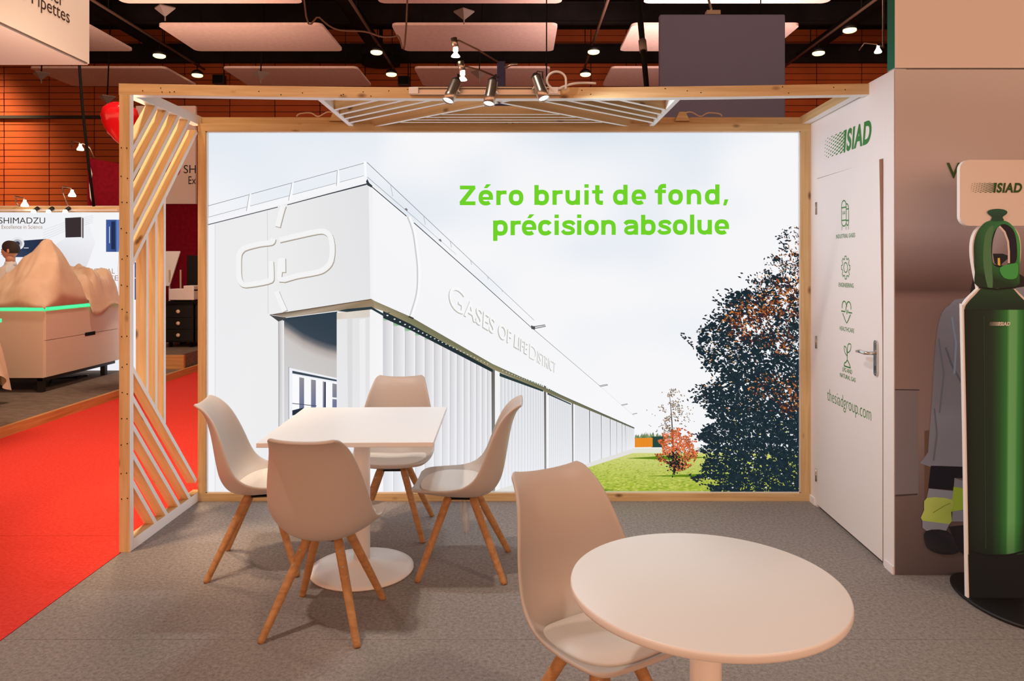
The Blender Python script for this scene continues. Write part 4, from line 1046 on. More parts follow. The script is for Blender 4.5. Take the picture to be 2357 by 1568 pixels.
def spoly(pts, cols, n=3):
    if not isinstance(cols, list): cols = [cols]*len(pts)
    ring_ = [tuple(p)+tuple(c) for p, c in zip(pts, cols)]; N_ = len(ring_); out = []
    for i_ in range(N_):
        p0, p1, p2, p3 = ring_[i_-1], ring_[i_], ring_[(i_+1) % N_], ring_[(i_+2) % N_]
        for k_ in range(n):
            t = k_/n; xy = [0.5*(2*b+(c-a)*t+(2*a-5*b+4*c-d)*t*t+(3*b-a-3*c+d)*t**3) for a, b, c, d in list(zip(p0, p1, p2, p3))[:2]]
            out.append((xy, [p1[q]*(1-t)+p2[q]*t for q in range(2, 6)]))
    C.poly([o_[0] for o_ in out], [o_[1] for o_ in out])
shl = [tuple(p) for p in catmull([(2219.5, 713), (2222, 704), (2231, 692), (2243, 680), (2256, 665)], 4)]
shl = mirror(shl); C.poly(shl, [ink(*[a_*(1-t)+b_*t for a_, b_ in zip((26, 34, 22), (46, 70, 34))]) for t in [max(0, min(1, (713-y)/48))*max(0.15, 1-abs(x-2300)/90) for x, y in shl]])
# cap with its two windows
capL = [(2250, 660), (2243, 628), (2241, 590), (2241, 562), (2247, 538), (2260, 518), (2278, 508)]
spoly(mirror(capL), [ink(32, 38, 22), ink(30, 40, 24), ink(28, 38, 22), ink(30, 44, 26), ink(36, 60, 34), ink(46, 78, 42), ink(48, 80, 44)]+[ink(48, 84, 44), ink(60, 112, 48), ink(66, 122, 50), ink(64, 120, 48), ink(60, 116, 46), ink(46, 86, 36), ink(30, 40, 22)])
spoly([(2262, 600), (2266, 545), (2276, 524), (2286, 522), (2280, 560), (2282, 610), (2284, 660), (2272, 660)], [ink(78, 92, 52)]*8)
spoly([(2284, 606), (2281, 570), (2285, 540), (2296, 522), (2312, 516), (2330, 528), (2338, 552), (2340, 590), (2334, 606), (2314, 614), (2300, 616)], ink(28, 20, 24))
spoly([(2284, 604), (2283, 566), (2288, 540), (2297, 522), (2308, 530), (2318, 550), (2320, 606), (2300, 610)], [ink(136, 96, 84), ink(150, 108, 96), ink(150, 108, 98), ink(160, 118, 108), ink(150, 108, 98), ink(136, 96, 86), ink(118, 80, 70), ink(118, 80, 70)])
C.line([(2299, 521), (2311, 534), (2319, 556), (2321, 580), (2321, 606)], 4.5, ink(232, 196, 172))
C.poly([(2284, 584), (2306, 584), (2318, 588), (2318, 596), (2306, 606), (2300, 614), (2288, 606)], ink(28, 22, 24)); C.poly([(2295, 594), (2300, 594), (2301, 612), (2295, 610)], ink(214, 140, 50))
spoly([(2300, 616), (2334, 606), (2342, 612), (2338, 640), (2310, 640)], ink(66, 120, 48))
C.line([(2252, 662), (CXS, 666), (2336, 662)], 4, ink(16, 18, 14))
spoly([(2280, 508), (2282, 500), (2274, 494), (2271, 488), (2278, 483), (CXS, 481), (2310, 483), (2317, 488), (2314, 494), (2306, 500), (2308, 508)], [ink(34, 54, 36)]*3+[ink(40, 64, 42)]*5+[ink(34, 54, 36)]*3)
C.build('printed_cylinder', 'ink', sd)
lg = MB(); MLs = frame((0, -0.0021, 0), (1, 0, 0), (0, 0, 1))
a, b = ps(2234, 444), ps(2352, 421)
logo(lg, a[0], a[1], b[0]-a[0], b[1]-a[1], MLs, 0); lg.build('sign_logo', 'darkgreen', sd)
lg = MB(); MLs = frame((0, -0.0042, 0), (1, 0, 0), (0, 0, 1)); a, b = ps(2276, 750), ps(2324, 741)
logo(lg, a[0], a[1], b[0]-a[0], b[1]-a[1], MLs, 0); lg.build('bottle_logo', M['paint'], sd)
MB().lathe([(0.135, 0), (0.155, 0.006), (0.155, 0.014), (0.148, 0.018)], 48, sy=1.85, M4=Matrix.Translation((0.012, -0.0, 0))).build('oval_base', 'black', sd)

# ------------------------------------------------------------------ chairs
# stations front lip -> seat -> back top: centre line (y, z), rim (y, z), half width
ST = [(0.236, 0.437, 0.236, 0.440, 0.150), (0.222, 0.430, 0.222, 0.446, 0.198), (0.19, 0.418, 0.187, 0.452, 0.222), (0.11, 0.400, 0.112, 0.456, 0.240), (0.0, 0.388, 0.025, 0.463, 0.247), (-0.09, 0.387, -0.038, 0.482, 0.247),
      (-0.155, 0.408, -0.083, 0.518, 0.244), (-0.197, 0.466, -0.112, 0.568, 0.238), (-0.218, 0.55, -0.140, 0.640, 0.226), (-0.234, 0.645, -0.172, 0.718, 0.206), (-0.252, 0.735, -0.208, 0.785, 0.186), (-0.274, 0.80, -0.247, 0.828, 0.171), (-0.297, 0.836, -0.285, 0.853, 0.159), (-0.312, 0.850, -0.309, 0.861, 0.140)]
STF = catmull(ST, 4)
def shell_pt(i, u):
    y, z, ry, rz, w = STF[i]; k = abs(u)**2.4
    return Vector((w*u*(1-0.05*abs(u)**6), y+(ry-y)*k, z+(rz-z)*k))
def seat_z(x, y):
    best = None
    for k in range(len(STF)-1):
        a, b = STF[k], STF[k+1]
        if a[1] > 0.45 and a[0] < -0.1: break
        if b[0] <= y <= a[0]:
            t = (a[0]-y)/max(1e-6, a[0]-b[0]); z = a[1]+(b[1]-a[1])*t; w = a[4]+(b[4]-a[4])*t; rz = a[3]+(b[3]-a[3])*t
            return z+(rz-z)*min(1, abs(x)/w)**2.4
    return 0.43
def make_chair():
    root = thing('shell_chair', 'x', 'chair')
    NU = 20
    m = MB(); m.grid([[shell_pt(i, -1+2*k/NU) for k in range(NU+1)] for i in range(len(STF))])
    sh_ = m.build('shell', 'shell', root)
    so = sh_.modifiers.new('thick', 'SOLIDIFY'); so.thickness = 0.014; so.offset = 0
    bv = sh_.modifiers.new('soft', 'SUBSURF'); bv.levels = 1; bv.render_levels = 1
    rows = []; NA = 36
    for j, rr in enumerate((0.0, 0.25, 0.5, 0.72, 0.87, 0.95, 1.0, 1.0)):
        row = []
        for k in range(NA):
            t = 2*pi*k/NA; cx, sy = cos(t), sin(t)
            ex = abs(cx)**0.8*(1 if cx > 0 else -1); ey = abs(sy)**0.8*(1 if sy > 0 else -1)
            x = 0.196*rr*ex; y = 0.035+0.175*rr*ey
            z = seat_z(x, y); puff = 0.040*(1-rr**5)*(1 if j < 7 else 0)+0.011
            if j == 6: puff = 0.016
            if j == 7: puff = 0.004
            row.append((x, y, z+puff))
        rows.append(row)
    pd = MB().grid(rows, closed=True).build('cushion', 'pad', root)
    pd.modifiers.new('soft', 'SUBSURF').levels = 1
    brk = MB().box((-0.055, -0.055, 0.360), (0.055, 0.055, 0.366)).tube([(-0.05, -0.05, 0.37), (0.05, 0.05, 0.37)], 0.009, 8).tube([(-0.05, 0.05, 0.37), (0.05, -0.05, 0.37)], 0.009, 8)
    brk.build('bracket', 'black', root, bevel=0.002)
    for sx, sy, fx_, fy_ in ((-1, -1, 0.205, -0.232), (1, -1, 0.205, -0.232), (-1, 1, 0.195, 0.20), (1, 1, 0.195, 0.20)):
        top = Vector((sx*0.066, sy*0.062, 0.378)); foot = Vector((sx*fx_, fy_, 0.0))
        d = (foot-top)
        lg_ = MB().tube([tuple(top), tuple(top+d*0.06), tuple(top+d*0.5), tuple(top+d*0.965), tuple(foot)], [0.018, 0.0205, 0.0185, 0.0155, 0.013], 16).build('leg', 'leg', root)
        out = Vector((sx*0.35, -1.0 if sy < 0 else 1.0, 0)).normalized()
        for f in (0.13, 0.28):
            c = top+d*f; side = d.normalized().cross(Vector((0, 0, 1))).normalized()
            for s_ in (1,):
                n_ = side*(1 if side.dot(Vector((-sy*sx, 0, 0))) > 0 else -1)
                n_ = out-d.normalized()*out.dot(d.normalized()); n_.normalize()
                bo = MB().tube([tuple(c+n_*0.012), tuple(c+n_*0.0215)], 0.005, 10).build('bolt', 'steel'); bo.parent = lg_
    return root
proto = make_chair()
chairs = [(-0.835, 3.225, -5, 'shell chair with its back towards us at the square table'),
          (-1.325, 3.815, -82, 'shell chair at the square table, the one nearest the slatted side wing'),
          (-0.285, 3.775, 88, 'shell chair at the square table with clear film hanging under its seat'),
          (-0.725, 4.285, 181, 'shell chair behind the square table, right in front of the photo wall'),
          (0.262, 2.275, 212, 'shell chair standing alone at the round table')]
for i, (x, y, a, lab) in enumerate(chairs):
    o = proto if i == 0 else copy_tree(proto)
    o.location = (x, y, 0); o.rotation_euler = (0, 0, radians(a)); tag(o, 'white '+lab, 'chair', 'white shell chairs with beech legs')
fm = MB(); rows = []
for j in range(9):
    t = j/8; w = 0.008+0.020*sin(pi*min(1, t*0.9+0.1)); z = 0.362-0.17*t
    rows.append([Vector((w*(k/5-1)+0.006*sin(3*t+k)+0.022*t, 0.012*sin(k*1.7+t*4), z+0.01*sin(k*2.1)*t)) for k in range(11)])
fm.grid(rows)
o = fm.build('plastic_film', 'film'); o.location = (-0.272, 3.70, 0); o.rotation_euler = (0, 0, radians(15))
o.modifiers.new('thick', 'SOLIDIFY').thickness = 0.0006
tag(o, 'scrap of clear plastic film dangling under a shell chair', 'plastic film')

# ------------------------------------------------------------------ tables
tq = thing('square_table', 'white square pedestal table on a round foot between four shell chairs', 'table', (-0.793, 3.735, 0), radians(1.2))
MB().box((-0.402, -0.41, 0.728), (0.402, 0.41, 0.75)).build('tabletop', 'white', tq, bevel=0.0025)
MB().lathe([(0.041, 0.03), (0.041, 0.7)], 32).build('column', 'white', tq)
MB().lathe([(0.05, 0.7), (0.16, 0.722), (0.16, 0.728)], 32).build('top_plate', 'white', tq)
MB().lathe([(0.252, 0), (0.262, 0.004), (0.262, 0.012), (0.235, 0.02), (0.12, 0.034), (0.05, 0.05), (0.042, 0.06)], 64).build('foot', 'white', tq)
tr = thing('round_table', 'white round pedestal table closest to us with one chair', 'table', (0.484, 1.872, 0))
MB().lathe([(0.338, 0.727), (0.344, 0.729), (0.346, 0.734), (0.346, 0.744), (0.3445, 0.749), (0.341, 0.75)], 96).build('tabletop', 'white', tr)
MB().lathe([(0.04, 0.03), (0.04, 0.7)], 32).build('column', 'white', tr)
MB().lathe([(0.05, 0.7), (0.15, 0.72), (0.15, 0.727)], 32).build('top_plate', 'white', tr)
MB().lathe([(0.23, 0), (0.24, 0.004), (0.24, 0.012), (0.215, 0.02), (0.11, 0.034), (0.05, 0.05), (0.041, 0.06)], 64).build('foot', 'white', tr)

# ------------------------------------------------------------------ spotlight rail on the header beam
YT = 3.925
SPOT_W = (22.0, 46.0)
tl = thing('spotlight_rail', 'aluminium rail with three lit cylinder spotlights fixed on the header beam', 'spotlight rail', (-0.17, 3.955, 2.515))
offt = Vector((-0.17, 3.955, 2.515))
ra, rb = at(948, 205, YT), at(1290, 205, YT)
zc_ = 2.497
MB().box((ra.x-offt.x, -0.03, zc_-0.022-offt.z), (rb.x-offt.x, -0.001, zc_-0.014-offt.z)).box((ra.x-offt.x, -0.03, zc_+0.014-offt.z), (rb.x-offt.x, -0.001, zc_+0.02-offt.z)).box((ra.x-offt.x, -0.008, zc_-0.014-offt.z), (rb.x-offt.x, -0.001, zc_+0.014-offt.z)).build('rail', 'steel', tl, bevel=0.001)
for px in (950, 1272):
    p = at(px, 205, YT); MB().box((p.x-offt.x-0.02, -0.034, zc_-0.018-offt.z), (p.x-offt.x+0.03, 0, zc_+0.018-offt.z)).build('end_cap', 'alu', tl, bevel=0.002)
for (tx, ty), (bx, by) in (((1050, 188), (1031, 233)), ((1134, 188), (1125, 240)), ((1234, 178), (1252, 228))):
    Yd = 3.87
    top = at(tx, ty, Yd)-offt; bot = at(bx, by, Yd-0.045)-offt
    d = (bot-top); L = d.length; R = d.to_track_quat('Z', 'Y').to_matrix().to_4x4(); Tm = Matrix.Translation(top) @ R
    sl = MB().lathe([(0.0, 0.0), (0.026, 0.0), (0.0285, 0.006), (0.0285, L*0.62), (0.030, L*0.66), (0.031, L), (0.028, L), (0.027, L-0.012)], 28, M4=Tm).build('spotlight', 'steel', tl)
    o = MB().lathe([(0.0, L-0.011), (0.0275, L-0.011), (0.0275, L-0.009), (0.0, L-0.0085)], 28, M4=Tm).build('lens', 'spotlens'); o.parent = sl
    o = MB().lathe([(0.012, -0.022), (0.027, -0.004), (0.0275, 0.0)], 20, M4=Tm).build('cap', 'black'); o.parent = sl
    c = top+d*0.45
    o = MB().tube([tuple(c+Vector((0.03, 0, 0))), tuple(c+Vector((0.036, 0.03, -0.0))), (c.x+0.02, -0.028, zc_-offt.z)], 0.004, 8).tube([tuple(c-Vector((0.03, 0, 0))), tuple(c+Vector((-0.036, 0.03, 0))), (c.x-0.02, -0.028, zc_-offt.z)], 0.004, 8).build('bracket', 'chrome'); o.parent = sl
    o = MB().tube([tuple(Tm @ Vector((0, 0, -0.015))), tuple(Tm @ Vector((0.015, 0.01, -0.035))), tuple(Tm @ Vector((0.03, 0.03, -0.02))), (c.x+0.02, -0.02, zc_+0.02-offt.z)], 0.004, 8).build('lead', 'black'); o.parent = sl
    w0 = bot+offt+d.normalized()*0.02
    lamp('booth_spot', 'SPOT', tuple(w0), SPOT_W[0 if tx < 1200 else 1], (0.86, 0.94, 1.0), aim=(1.95, 4.15, 1.0) if tx > 1200 else tuple(w0+d*4), spot_size=radians(115), spot_blend=0.7, shadow_soft_size=0.03)
pts = arc(1281, 185, 20, 18, 235, -110, 20)
loop = [at(1302, 206, 3.93), at(1303, 192, 3.93)]+[at(1281+22*cos(t), 185-20*sin(t), 3.93) for t in [radians(-10+ k*24) for k in range(14)]]+[at(1290, 202, 3.935), at(1318, 193, 3.94), at(1345, 191, 3.985), at(1372, 192, 3.985)]
tag(MB().tube([tuple(p) for p in catmull([tuple(q) for q in loop], 4)], 0.0065, 8).build('power_cable', 'alu'), 'white power cable coiled in one loop above the header beam', 'cable')

# small items on the back rail
for k, (px, w) in enumerate(((775, 'beside the slatted wing'), (1570, 'in front of the navy banner'))):
    p = at(px, 272, 4.834); t = thing('corner_block', 'small wooden corner block on the back rail %s' % w, 'block', p)
    MB().prism([(-0.05, -0.02), (0.05, -0.02), (0.02, 0.04), (-0.02, 0.04)], -0.012, 0.012, frame((0, 0, 0), (1, 0, 0), (0, 0, 1))).build('block', 'pine', t, bevel=0.002)
    s = -1 if k == 0 else 1
    cpts = [at(px, 262, 4.86), at(px+s*20, 258, 4.86), at(px+s*42, 268, 4.9), at(px+s*60, 260, 4.9), at(px+s*85, 262, 4.88), at(px+s*92, 268, 4.88)]
    tag(MB().tube([tuple(q) for q in catmull([tuple(c) for c in cpts], 5)], 0.005, 6).build('thin_lead', 'cloth'), 'thin pale lead curling along the back rail %s' % w, 'lead')
t = thing('power_strip', 'power strip with two round sockets on the back rail under the canopy', 'power strip', at(1175, 280, 4.822))
MB().box((-0.075, 0.0, -0.022), (0.06, 0.022, 0.022)).build('body', 'pine', t, bevel=0.004)
for x in (-0.005, 0.038): MB().lathe([(0.019, 0), (0.019, 0.008), (0.013, 0.008), (0.011, 0.003)], 20, M4=Matrix.Translation((x, 0, 0)) @ Matrix.Rotation(pi/2, 4, 'X')).build('socket', 'alu', t)

# ------------------------------------------------------------------ neighbouring stands behind
nv = thing('navy_banner', 'tall navy fabric display column behind the header beam', 'banner', (2.0, 7.1, 0))
a, b = at(1519, 30, 7.0), at(1808, 30, 7.0)
MB().box((a.x-2.0, -0.1, 0), (b.x-2.0, -0.02, a.z-0.01)).build('fabric', 'navy', nv, bevel=0.015, seg=3)
cx = (a.x+b.x)/2-2.0-0.12
MB().tube([(cx, -0.06, a.z-0.01), (cx+0.02, -0.06, a.z+0.05), (cx-0.1, -0.06, a.z+0.5)], 0.012, 8).box((cx-0.03, -0.1, a.z-0.01), (cx+0.1, -0.02, a.z+0.03)).build('top_bracket', 'steel', nv)
MB().tube([(cx-0.1, -0.06, a.z+0.5), (cx-0.18, -0.06, 7.99)], 0.006, 6).tube([(0.35, -0.06, a.z-0.01), (0.36, -0.06, 7.99)], 0.006, 6).build('suspension_wire', 'blackmatt', nv)
nd = thing('navy_post', 'navy display post with two halogen arm lamps behind the spotlight rail', 'display post', (-0.14, 6.5, 0))
offn = Vector((-0.14, 6.5, 0)); a, b = at(1144, 140, 6.5), at(1163, 140, 6.5); c, e = at(1138, 230, 6.5), at(1197, 230, 6.5)
MB().box((a.x-offn.x, 0, 3.0), (b.x-offn.x, 0.12, a.z)).build('post', 'navy2', nd, bevel=0.005)
MB().box((c.x-offn.x, -0.02, 0), (e.x-offn.x, 0.14, c.z)).build('panel', 'navy2', nd, bevel=0.005)
for (x0, y0), (x1, y1), (x2, y2) in (((1146, 143), (1056, 93), (1046, 96)), ((1146, 178), (1068, 152), (1062, 150))):
    P = [at(x0, y0, 6.5)-offn, at((x0+x1)/2, (y0+y1)/2-3, 6.35)-offn, at(x1, y1, 6.2)-offn, at(x2, y2, 6.2)-offn]
    ar = MB().tube([tuple(p) for p in P], 0.008, 8).build('lamp_arm', 'conduit', nd)
    h = P[-1]; dn = Vector((0.02, 0, -0.1))
    o = MB().tube([tuple(h+Vector((-0.006, 0, 0.03))), tuple(h+dn*0.5)], 0.028, 14).build('lamp_head', 'steel'); o.parent = ar
    o = MB().lathe([(0.02, 0.0), (0.022, -0.03), (0.014, -0.045), (0.036, -0.07), (0.038, -0.078), (0.0, -0.08)], 18, M4=Matrix.Translation(h+dn*0.5)).build('bulb', 'bulb'); o.parent = ar
p0 = at(1163, 155, 6.5)-offn
MB().tube([tuple(p0), tuple(p0+Vector((0.05, -0.05, 0.01))), tuple(p0+Vector((0.11, -0.05, 0.012)))], 0.014, 8).build('folded_lamp', 'steel', nd)

# hanging text sign
hs = thing('hanging_sign', 'large pale box sign hanging in the upper corner with dark lettering', 'sign', (-5.6, 5.5, 3.465))
MB().box((-1.5, -1.6, 0.012), (1.5, 1.5, 1.3)).build('sign_box', 'white', hs, bevel=0.004)
MB().box((-1.49, -1.59, 0.0), (1.49, 1.49, 0.012)).build('underside', 'white', hs)
MB().box((1.485, -1.6, 0.0), (1.504, 1.46, 0.014)).build('edge_strip', 'steel', hs)
MH = frame((1.5, 0, 0), (0, 1, 0), (0, 0, 1))
def hsz(px, py):
    Y = F*(-4.1)/(px-CX); return (Y-5.5, EYE-(py-CY)*Y/F-3.465)
tx = MB()
x1, _ = hsz(160, 50); zb = hsz(160, 57)[1]
text_on(tx, 'Productive Pipettes', MH, x1-1.30, zb-0.028, x1, zb+0.13, 0.002, offset=0.004)
x1, _ = hsz(146, 14); zb = hsz(146, 17)[1]
text_on(tx, 'Partner', MH, x1-0.50, zb, x1, zb+0.13, 0.002, offset=0.004)
tx.build('lettering', 'text', hs)
for x in (-1.2, 1.2):
    for y in (-1.3, 1.3): MB().tube([(x, y, 1.3), (x, y, 4.53)], 0.006, 6).build('suspension_wire', 'blackmatt', hs)

# backlit wall of the stand across the aisle
yb = 10.1
bw = thing('exhibit_wall', 'white backlit product wall of the stand across the red aisle', 'lightbox', (-6.6, yb, 0.08))
offb = Vector((-6.6, yb, 0.08))
x0, x1 = at(-190, 500, yb).x-offb.x, at(346, 500, yb).x-offb.x; zt_ = at(0, 489, yb).z-0.08
MB().box((x0, 0.0, 0), (x1, 0.1, zt_+0.09)).build('core', 'panel', bw)
timber('top_rail', (x0, -0.01, zt_+0.04), (x1, -0.01, zt_+0.04), 0.05, 0.08, bw, ('pine',))
def pb(px, py, layer=0):
    p = at(px, py, yb)-offb; return (p.x, -0.004-0.001*layer, p.z)
E = Ink(pb)
E.poly([(-188, 854), (345, 854), (345, 489), (-188, 489)], [rgb(236, 238, 244), rgb(240, 240, 246), rgb(248, 248, 250), rgb(232, 234, 238)])
E.poly([(118, 570), (150, 640), (190, 640), (220, 560), (200, 500), (150, 548)], [rgb(230, 231, 236), rgb(214, 212, 215), rgb(218, 216, 219), rgb(240, 240, 244), rgb(241, 241, 246), rgb(236, 237, 242)])
for k in range(5): E.line([(100, 530+k*6), (150, 512+k*5), (215, 496+k*4)], 1.2, rgb(220, 222, 226))
E.poly([(151, 502), (188, 500), (188, 546), (152, 547)], rgb(58, 48, 50)); E.poly([(188, 500), (193, 501), (193, 547), (188, 546)], rgb(206, 200, 196)); E.poly([(191, 502), (193.5, 502), (193.5, 548), (191, 548)], rgb(46, 40, 42))
E.poly([(28, 556), (108, 550), (108, 592), (30, 592)], [rgb(44, 62, 92), rgb(40, 46, 70), rgb(38, 44, 62), rgb(56, 72, 104)])
E.poly([(94, 552), (108, 550), (108, 592), (95, 592)], rgb(58, 48, 56))
E.poly([(42+16*cos(k*pi/8), 561+15*sin(k*pi/8)) for k in range(16)], rgb(232, 232, 236)); E.poly([(42+11*cos(k*pi/8), 561+10*sin(k*pi/8)) for k in range(16)], rgb(176, 178, 186)); E.poly([(42+6*cos(k*pi/8), 561+5.5*sin(k*pi/8)) for k in range(16)], rgb(50, 56, 72))
E.line([(57, 571), (68, 571)], 1.6, rgb(230, 232, 236))
E.poly([(246, 506), (270, 506), (270, 580), (246, 580)], [rgb(66, 92, 158), rgb(58, 80, 140), rgb(52, 70, 122), rgb(70, 96, 160)]); E.poly([(258, 510), (267, 510), (267, 574), (258, 574)], rgb(36, 46, 78)); E.line([(254, 522), (254, 560)], 1.6, rgb(214, 222, 236)); E.poly([(270, 506), (280, 506), (280, 580), (270, 580)], rgb(96, 128, 196))
E.poly([(312, 604), (320, 604), (320, 690), (312, 690)], rgb(46, 70, 128)); E.line([(312, 596), (326, 596)], 3, rgb(60, 64, 70)); E.line([(312, 640), (322, 640)], 2, rgb(200, 210, 224))
E.build('printed_film', 'ink_lit2', bw)
tx = MB(); MBk = frame((0, -0.02, 0), (1, 0, 0), (0, 0, 1))
def tb_(m, s, px0, py0, px1, py1, **kw):
    a = at(px0, py1, yb)-offb; b = at(px1, py0, yb)-offb; text_on(m, s, MBk, a.x, a.z, b.x, b.z, 0.0, **kw)
tb_(tx, 'SHIMADZU', 0, 501, 106, 515)
tx.build('brand_lettering', M['trousers'], bw)
tx = MB(); tb_(tx, 'Excellence in Science', 6, 518, 100, 527); tb_(tx, 'ANALYTICAL', 170, 618, 266, 630); tb_(tx, 'INTELLIGENCE', 140, 634, 274, 646)
tx.build('grey_lettering', 'greypale', bw)
ts = thing('small_spot_track', 'small pale track with three lit spots on top of the backlit product wall', 'spot track', at(120, 484, 9.98))
MB().box((-0.75, -0.02, -0.012), (0.9, 0.02, 0.012)).build('rail', 'alu', ts)
for px in (88, 122, 160):
    x = (at(px, 484, 9.98)-at(120, 484, 9.98)).x
    hd2 = MB().tube([(x+0.02, -0.03, 0.03), (x, -0.08, -0.01)], 0.026, 12).build('spot_head', 'black', ts)
    o = MB().lathe([(0.03, -0.02), (0.03, 0.0), (0.02, 0.02)], 14, M4=Matrix.Translation((x, -0.095, -0.022))).build('bulb', 'bulb'); o.parent = hd2
for px, py, Y, w in ((57, 468, 9.9, 'near the frame edge just above the product wall'), (166, 445, 9.9, 'above the word on the product wall'), (185, 339, 10.7, 'high on the orange wood wall next to the balloon'), (2021, 114, 9.9, 'in the dark gap beside the teal board edge')):
    p = at(px, py, Y); t = thing('halogen_lamp', 'small lit halogen arm lamp %s' % w, 'lamp', p, group='little halogen arm lamps')
    MB().lathe([(0.045, -0.045), (0.048, -0.03), (0.02, 0.02), (0.018, 0.045)], 16).build('bulb', 'bulb', t)
    MB().tube([(0, 0, 0.045), (-0.02, 0.0, 0.07), (-0.16, 0.05, 0.1), (-0.2, 0.12, 0.02)], 0.008, 8).build('arm', 'steel', t)
    if px > 2000:
        MB().tube([(0, 0, 0.045), (0.05, 0.05, 0.07), (0.12, 0.1, 0.05), (0.14, 0.12, 7.99-p.z)], 0.012, 8).build('stem', 'steel', t); continue
    if Y > 10.5:
        MB().tube([(0, 0, 0.045), (0.03, 0.02, 0.06), (0.12, 0.03, 0.0), (0.19, 0.03, at(203, 364, 10.6).z-p.z+0.012)], 0.008, 8).build('stem', 'steel', t); continue
    zdown = at(px, 478, Y).z-p.z
    MB().tube([(-0.2, 0.12, 0.02), (-0.2, 0.3 if Y < 10.5 else 0.5, zdown-0.05)], 0.008, 8).build('stem', 'steel', t)

# white display cabinet, dust sheets
cb = thing('display_cabinet', 'white display cabinet with a green light strip under dust sheets', 'cabinet', (-5.92, 9.15, 0.08))
xa, xb, ya, yb3 = -0.72, 0.5, -0.8, 0.78
MB().box((xa, ya, 0.17), (xb, yb3, 0.94)).build('carcass', 'cabinet', cb, bevel=0.004)
MB().box((xb, ya+0.02, 0.60), (xb+0.016, yb3-0.01, 0.935)).build('drawer', 'cabinet', cb, bevel=0.002)
dr = MB().box((xb, ya+0.02, 0.175), (xb+0.016, yb3-0.01, 0.592)).build('drawer', 'cabinet', cb, bevel=0.002)
o = MB().box((xb+0.014, -0.02, 0.57), (xb+0.019, 0.2, 0.615)).build('handle_slot', 'blackmatt'); o.parent = dr
MB().box((xa-0.01, ya-0.01, 0.945), (xb+0.02, yb3, 0.975)).build('light_strip', 'led', cb)
MB().box((xa, ya, 0.975), (xb, yb3, 0.99)).build('top', 'cabinet', cb)
for x in (xa+0.06, xb-0.06):
    for y in (ya+0.06, yb3-0.25): MB().box((x-0.03, y-0.03, 0), (x+0.03, y+0.03, 0.17)).build('leg', 'black', cb)
MB().box((xa+0.02, ya+0.03, 0.13), (xb-0.02, yb3-0.05, 0.17)).build('plinth_frame', 'black', cb)
for k in range(2): MB().tube([(0.1+0.15*k, -0.3, 0.02), (0.0+0.15*k, -0.1, 0.05), (0.2, 0.2, 0.02), (0.35, 0.1+0.2*k, 0.03), (0.3, 0.4, 0.02)], 0.012, 6).build('cable', 'black', cb)

def sheet(name, label, zf, x0, x1, y0, y1, nx, ny, loc):
    m = MB(); m.grid([[(x0+(x1-x0)*i/nx, y0+(y1-y0)*j/ny, zf(x0+(x1-x0)*i/nx, y0+(y1-y0)*j/ny)) for i in range(nx+1)] for j in range(ny+1)])
    o = m.build(name, 'cloth'); o.location = loc; so = o.modifiers.new('thick', 'SOLIDIFY'); so.thickness = 0.006; so.offset = 1
    return tag(o, label, 'dust sheet')
nf = vnoise(31); nf2 = vnoise(37)
def folds(x, y, s=1.0): return (nf(x*9+9, y*4+9)-0.5)*0.06*s+(nf2(x*22+20, y*9+12)-0.5)*0.025*s
def tent(x, y, px, py, h, wx0, wx1, wy):
    dx, dy = x-px, y-py
    r = max(dx/wx1+0.3*dy/wy, -dx/wx0+0.35*dy/wy, -dx/wx0-0.25*dy/wy, 0.35*dx/wx1-0.95*dy/wy, -0.45*dx/wx0-0.85*dy/wy, 0.2*dx/wx1+0.95*dy/wy)
    return h*(1-r)-0.05*max(0, r-0.25)*max(0, 1-r)*2
def zf1(x, y):
    z = max(tent(x, y, 0.30, -0.36, 0.78, 0.85, 0.36, 0.50), 0.0)
    bag = 0.0
    z = max(z, bag)+abs(folds(x, y, 1.2))+0.02*sin(x*30+y*14)*max(0, z)
    z *= max(0, min(1, (0.535-x)/0.07))**0.6*max(0, min(1, (0.03-y)/0.08))**0.6*max(0, min(1, (y+0.83)/0.07))**0.6
    z += 0.012
    if x > 0.528: z -= (x-0.528)*2.4
    if y < -0.815: z -= (-0.815-y)*2.4
    return z
sheet('dust_sheet', 'cream dust sheet draped into a pointed peak over equipment on the cabinet', zf1, -0.72, 0.537, -0.828, 0.02, 60, 50, (-5.92, 9.15, 1.075))
def zf2(x, y):
    e = 1-((x-0.08)/0.48)**4-((y-0.42)/0.42)**4
    z = 0.0 if e < 0 else 0.36*e**0.35*(1-0.22*max(0, 0.4-y))
    w = (nf(x*7+3, y*16+5)-0.5)*0.2+(nf2(x*16+2, y*34+9)-0.5)*0.12
    z = z*(1+w*1.6)+0.014+max(0, w*0.15)
    z *= max(0, min(1, (0.545-x)/0.06))**0.6
    z += 0.008
    if x > 0.528: z -= (x-0.528)*(2.4+1.2*sin(y*9))
    return z
sheet('dust_sheet', 'crumpled cream dust sheet bunched over a long machine on the cabinet', zf2, -0.48, 0.58, 0.035, 0.84, 60, 60, (-5.92, 9.15, 1.078))
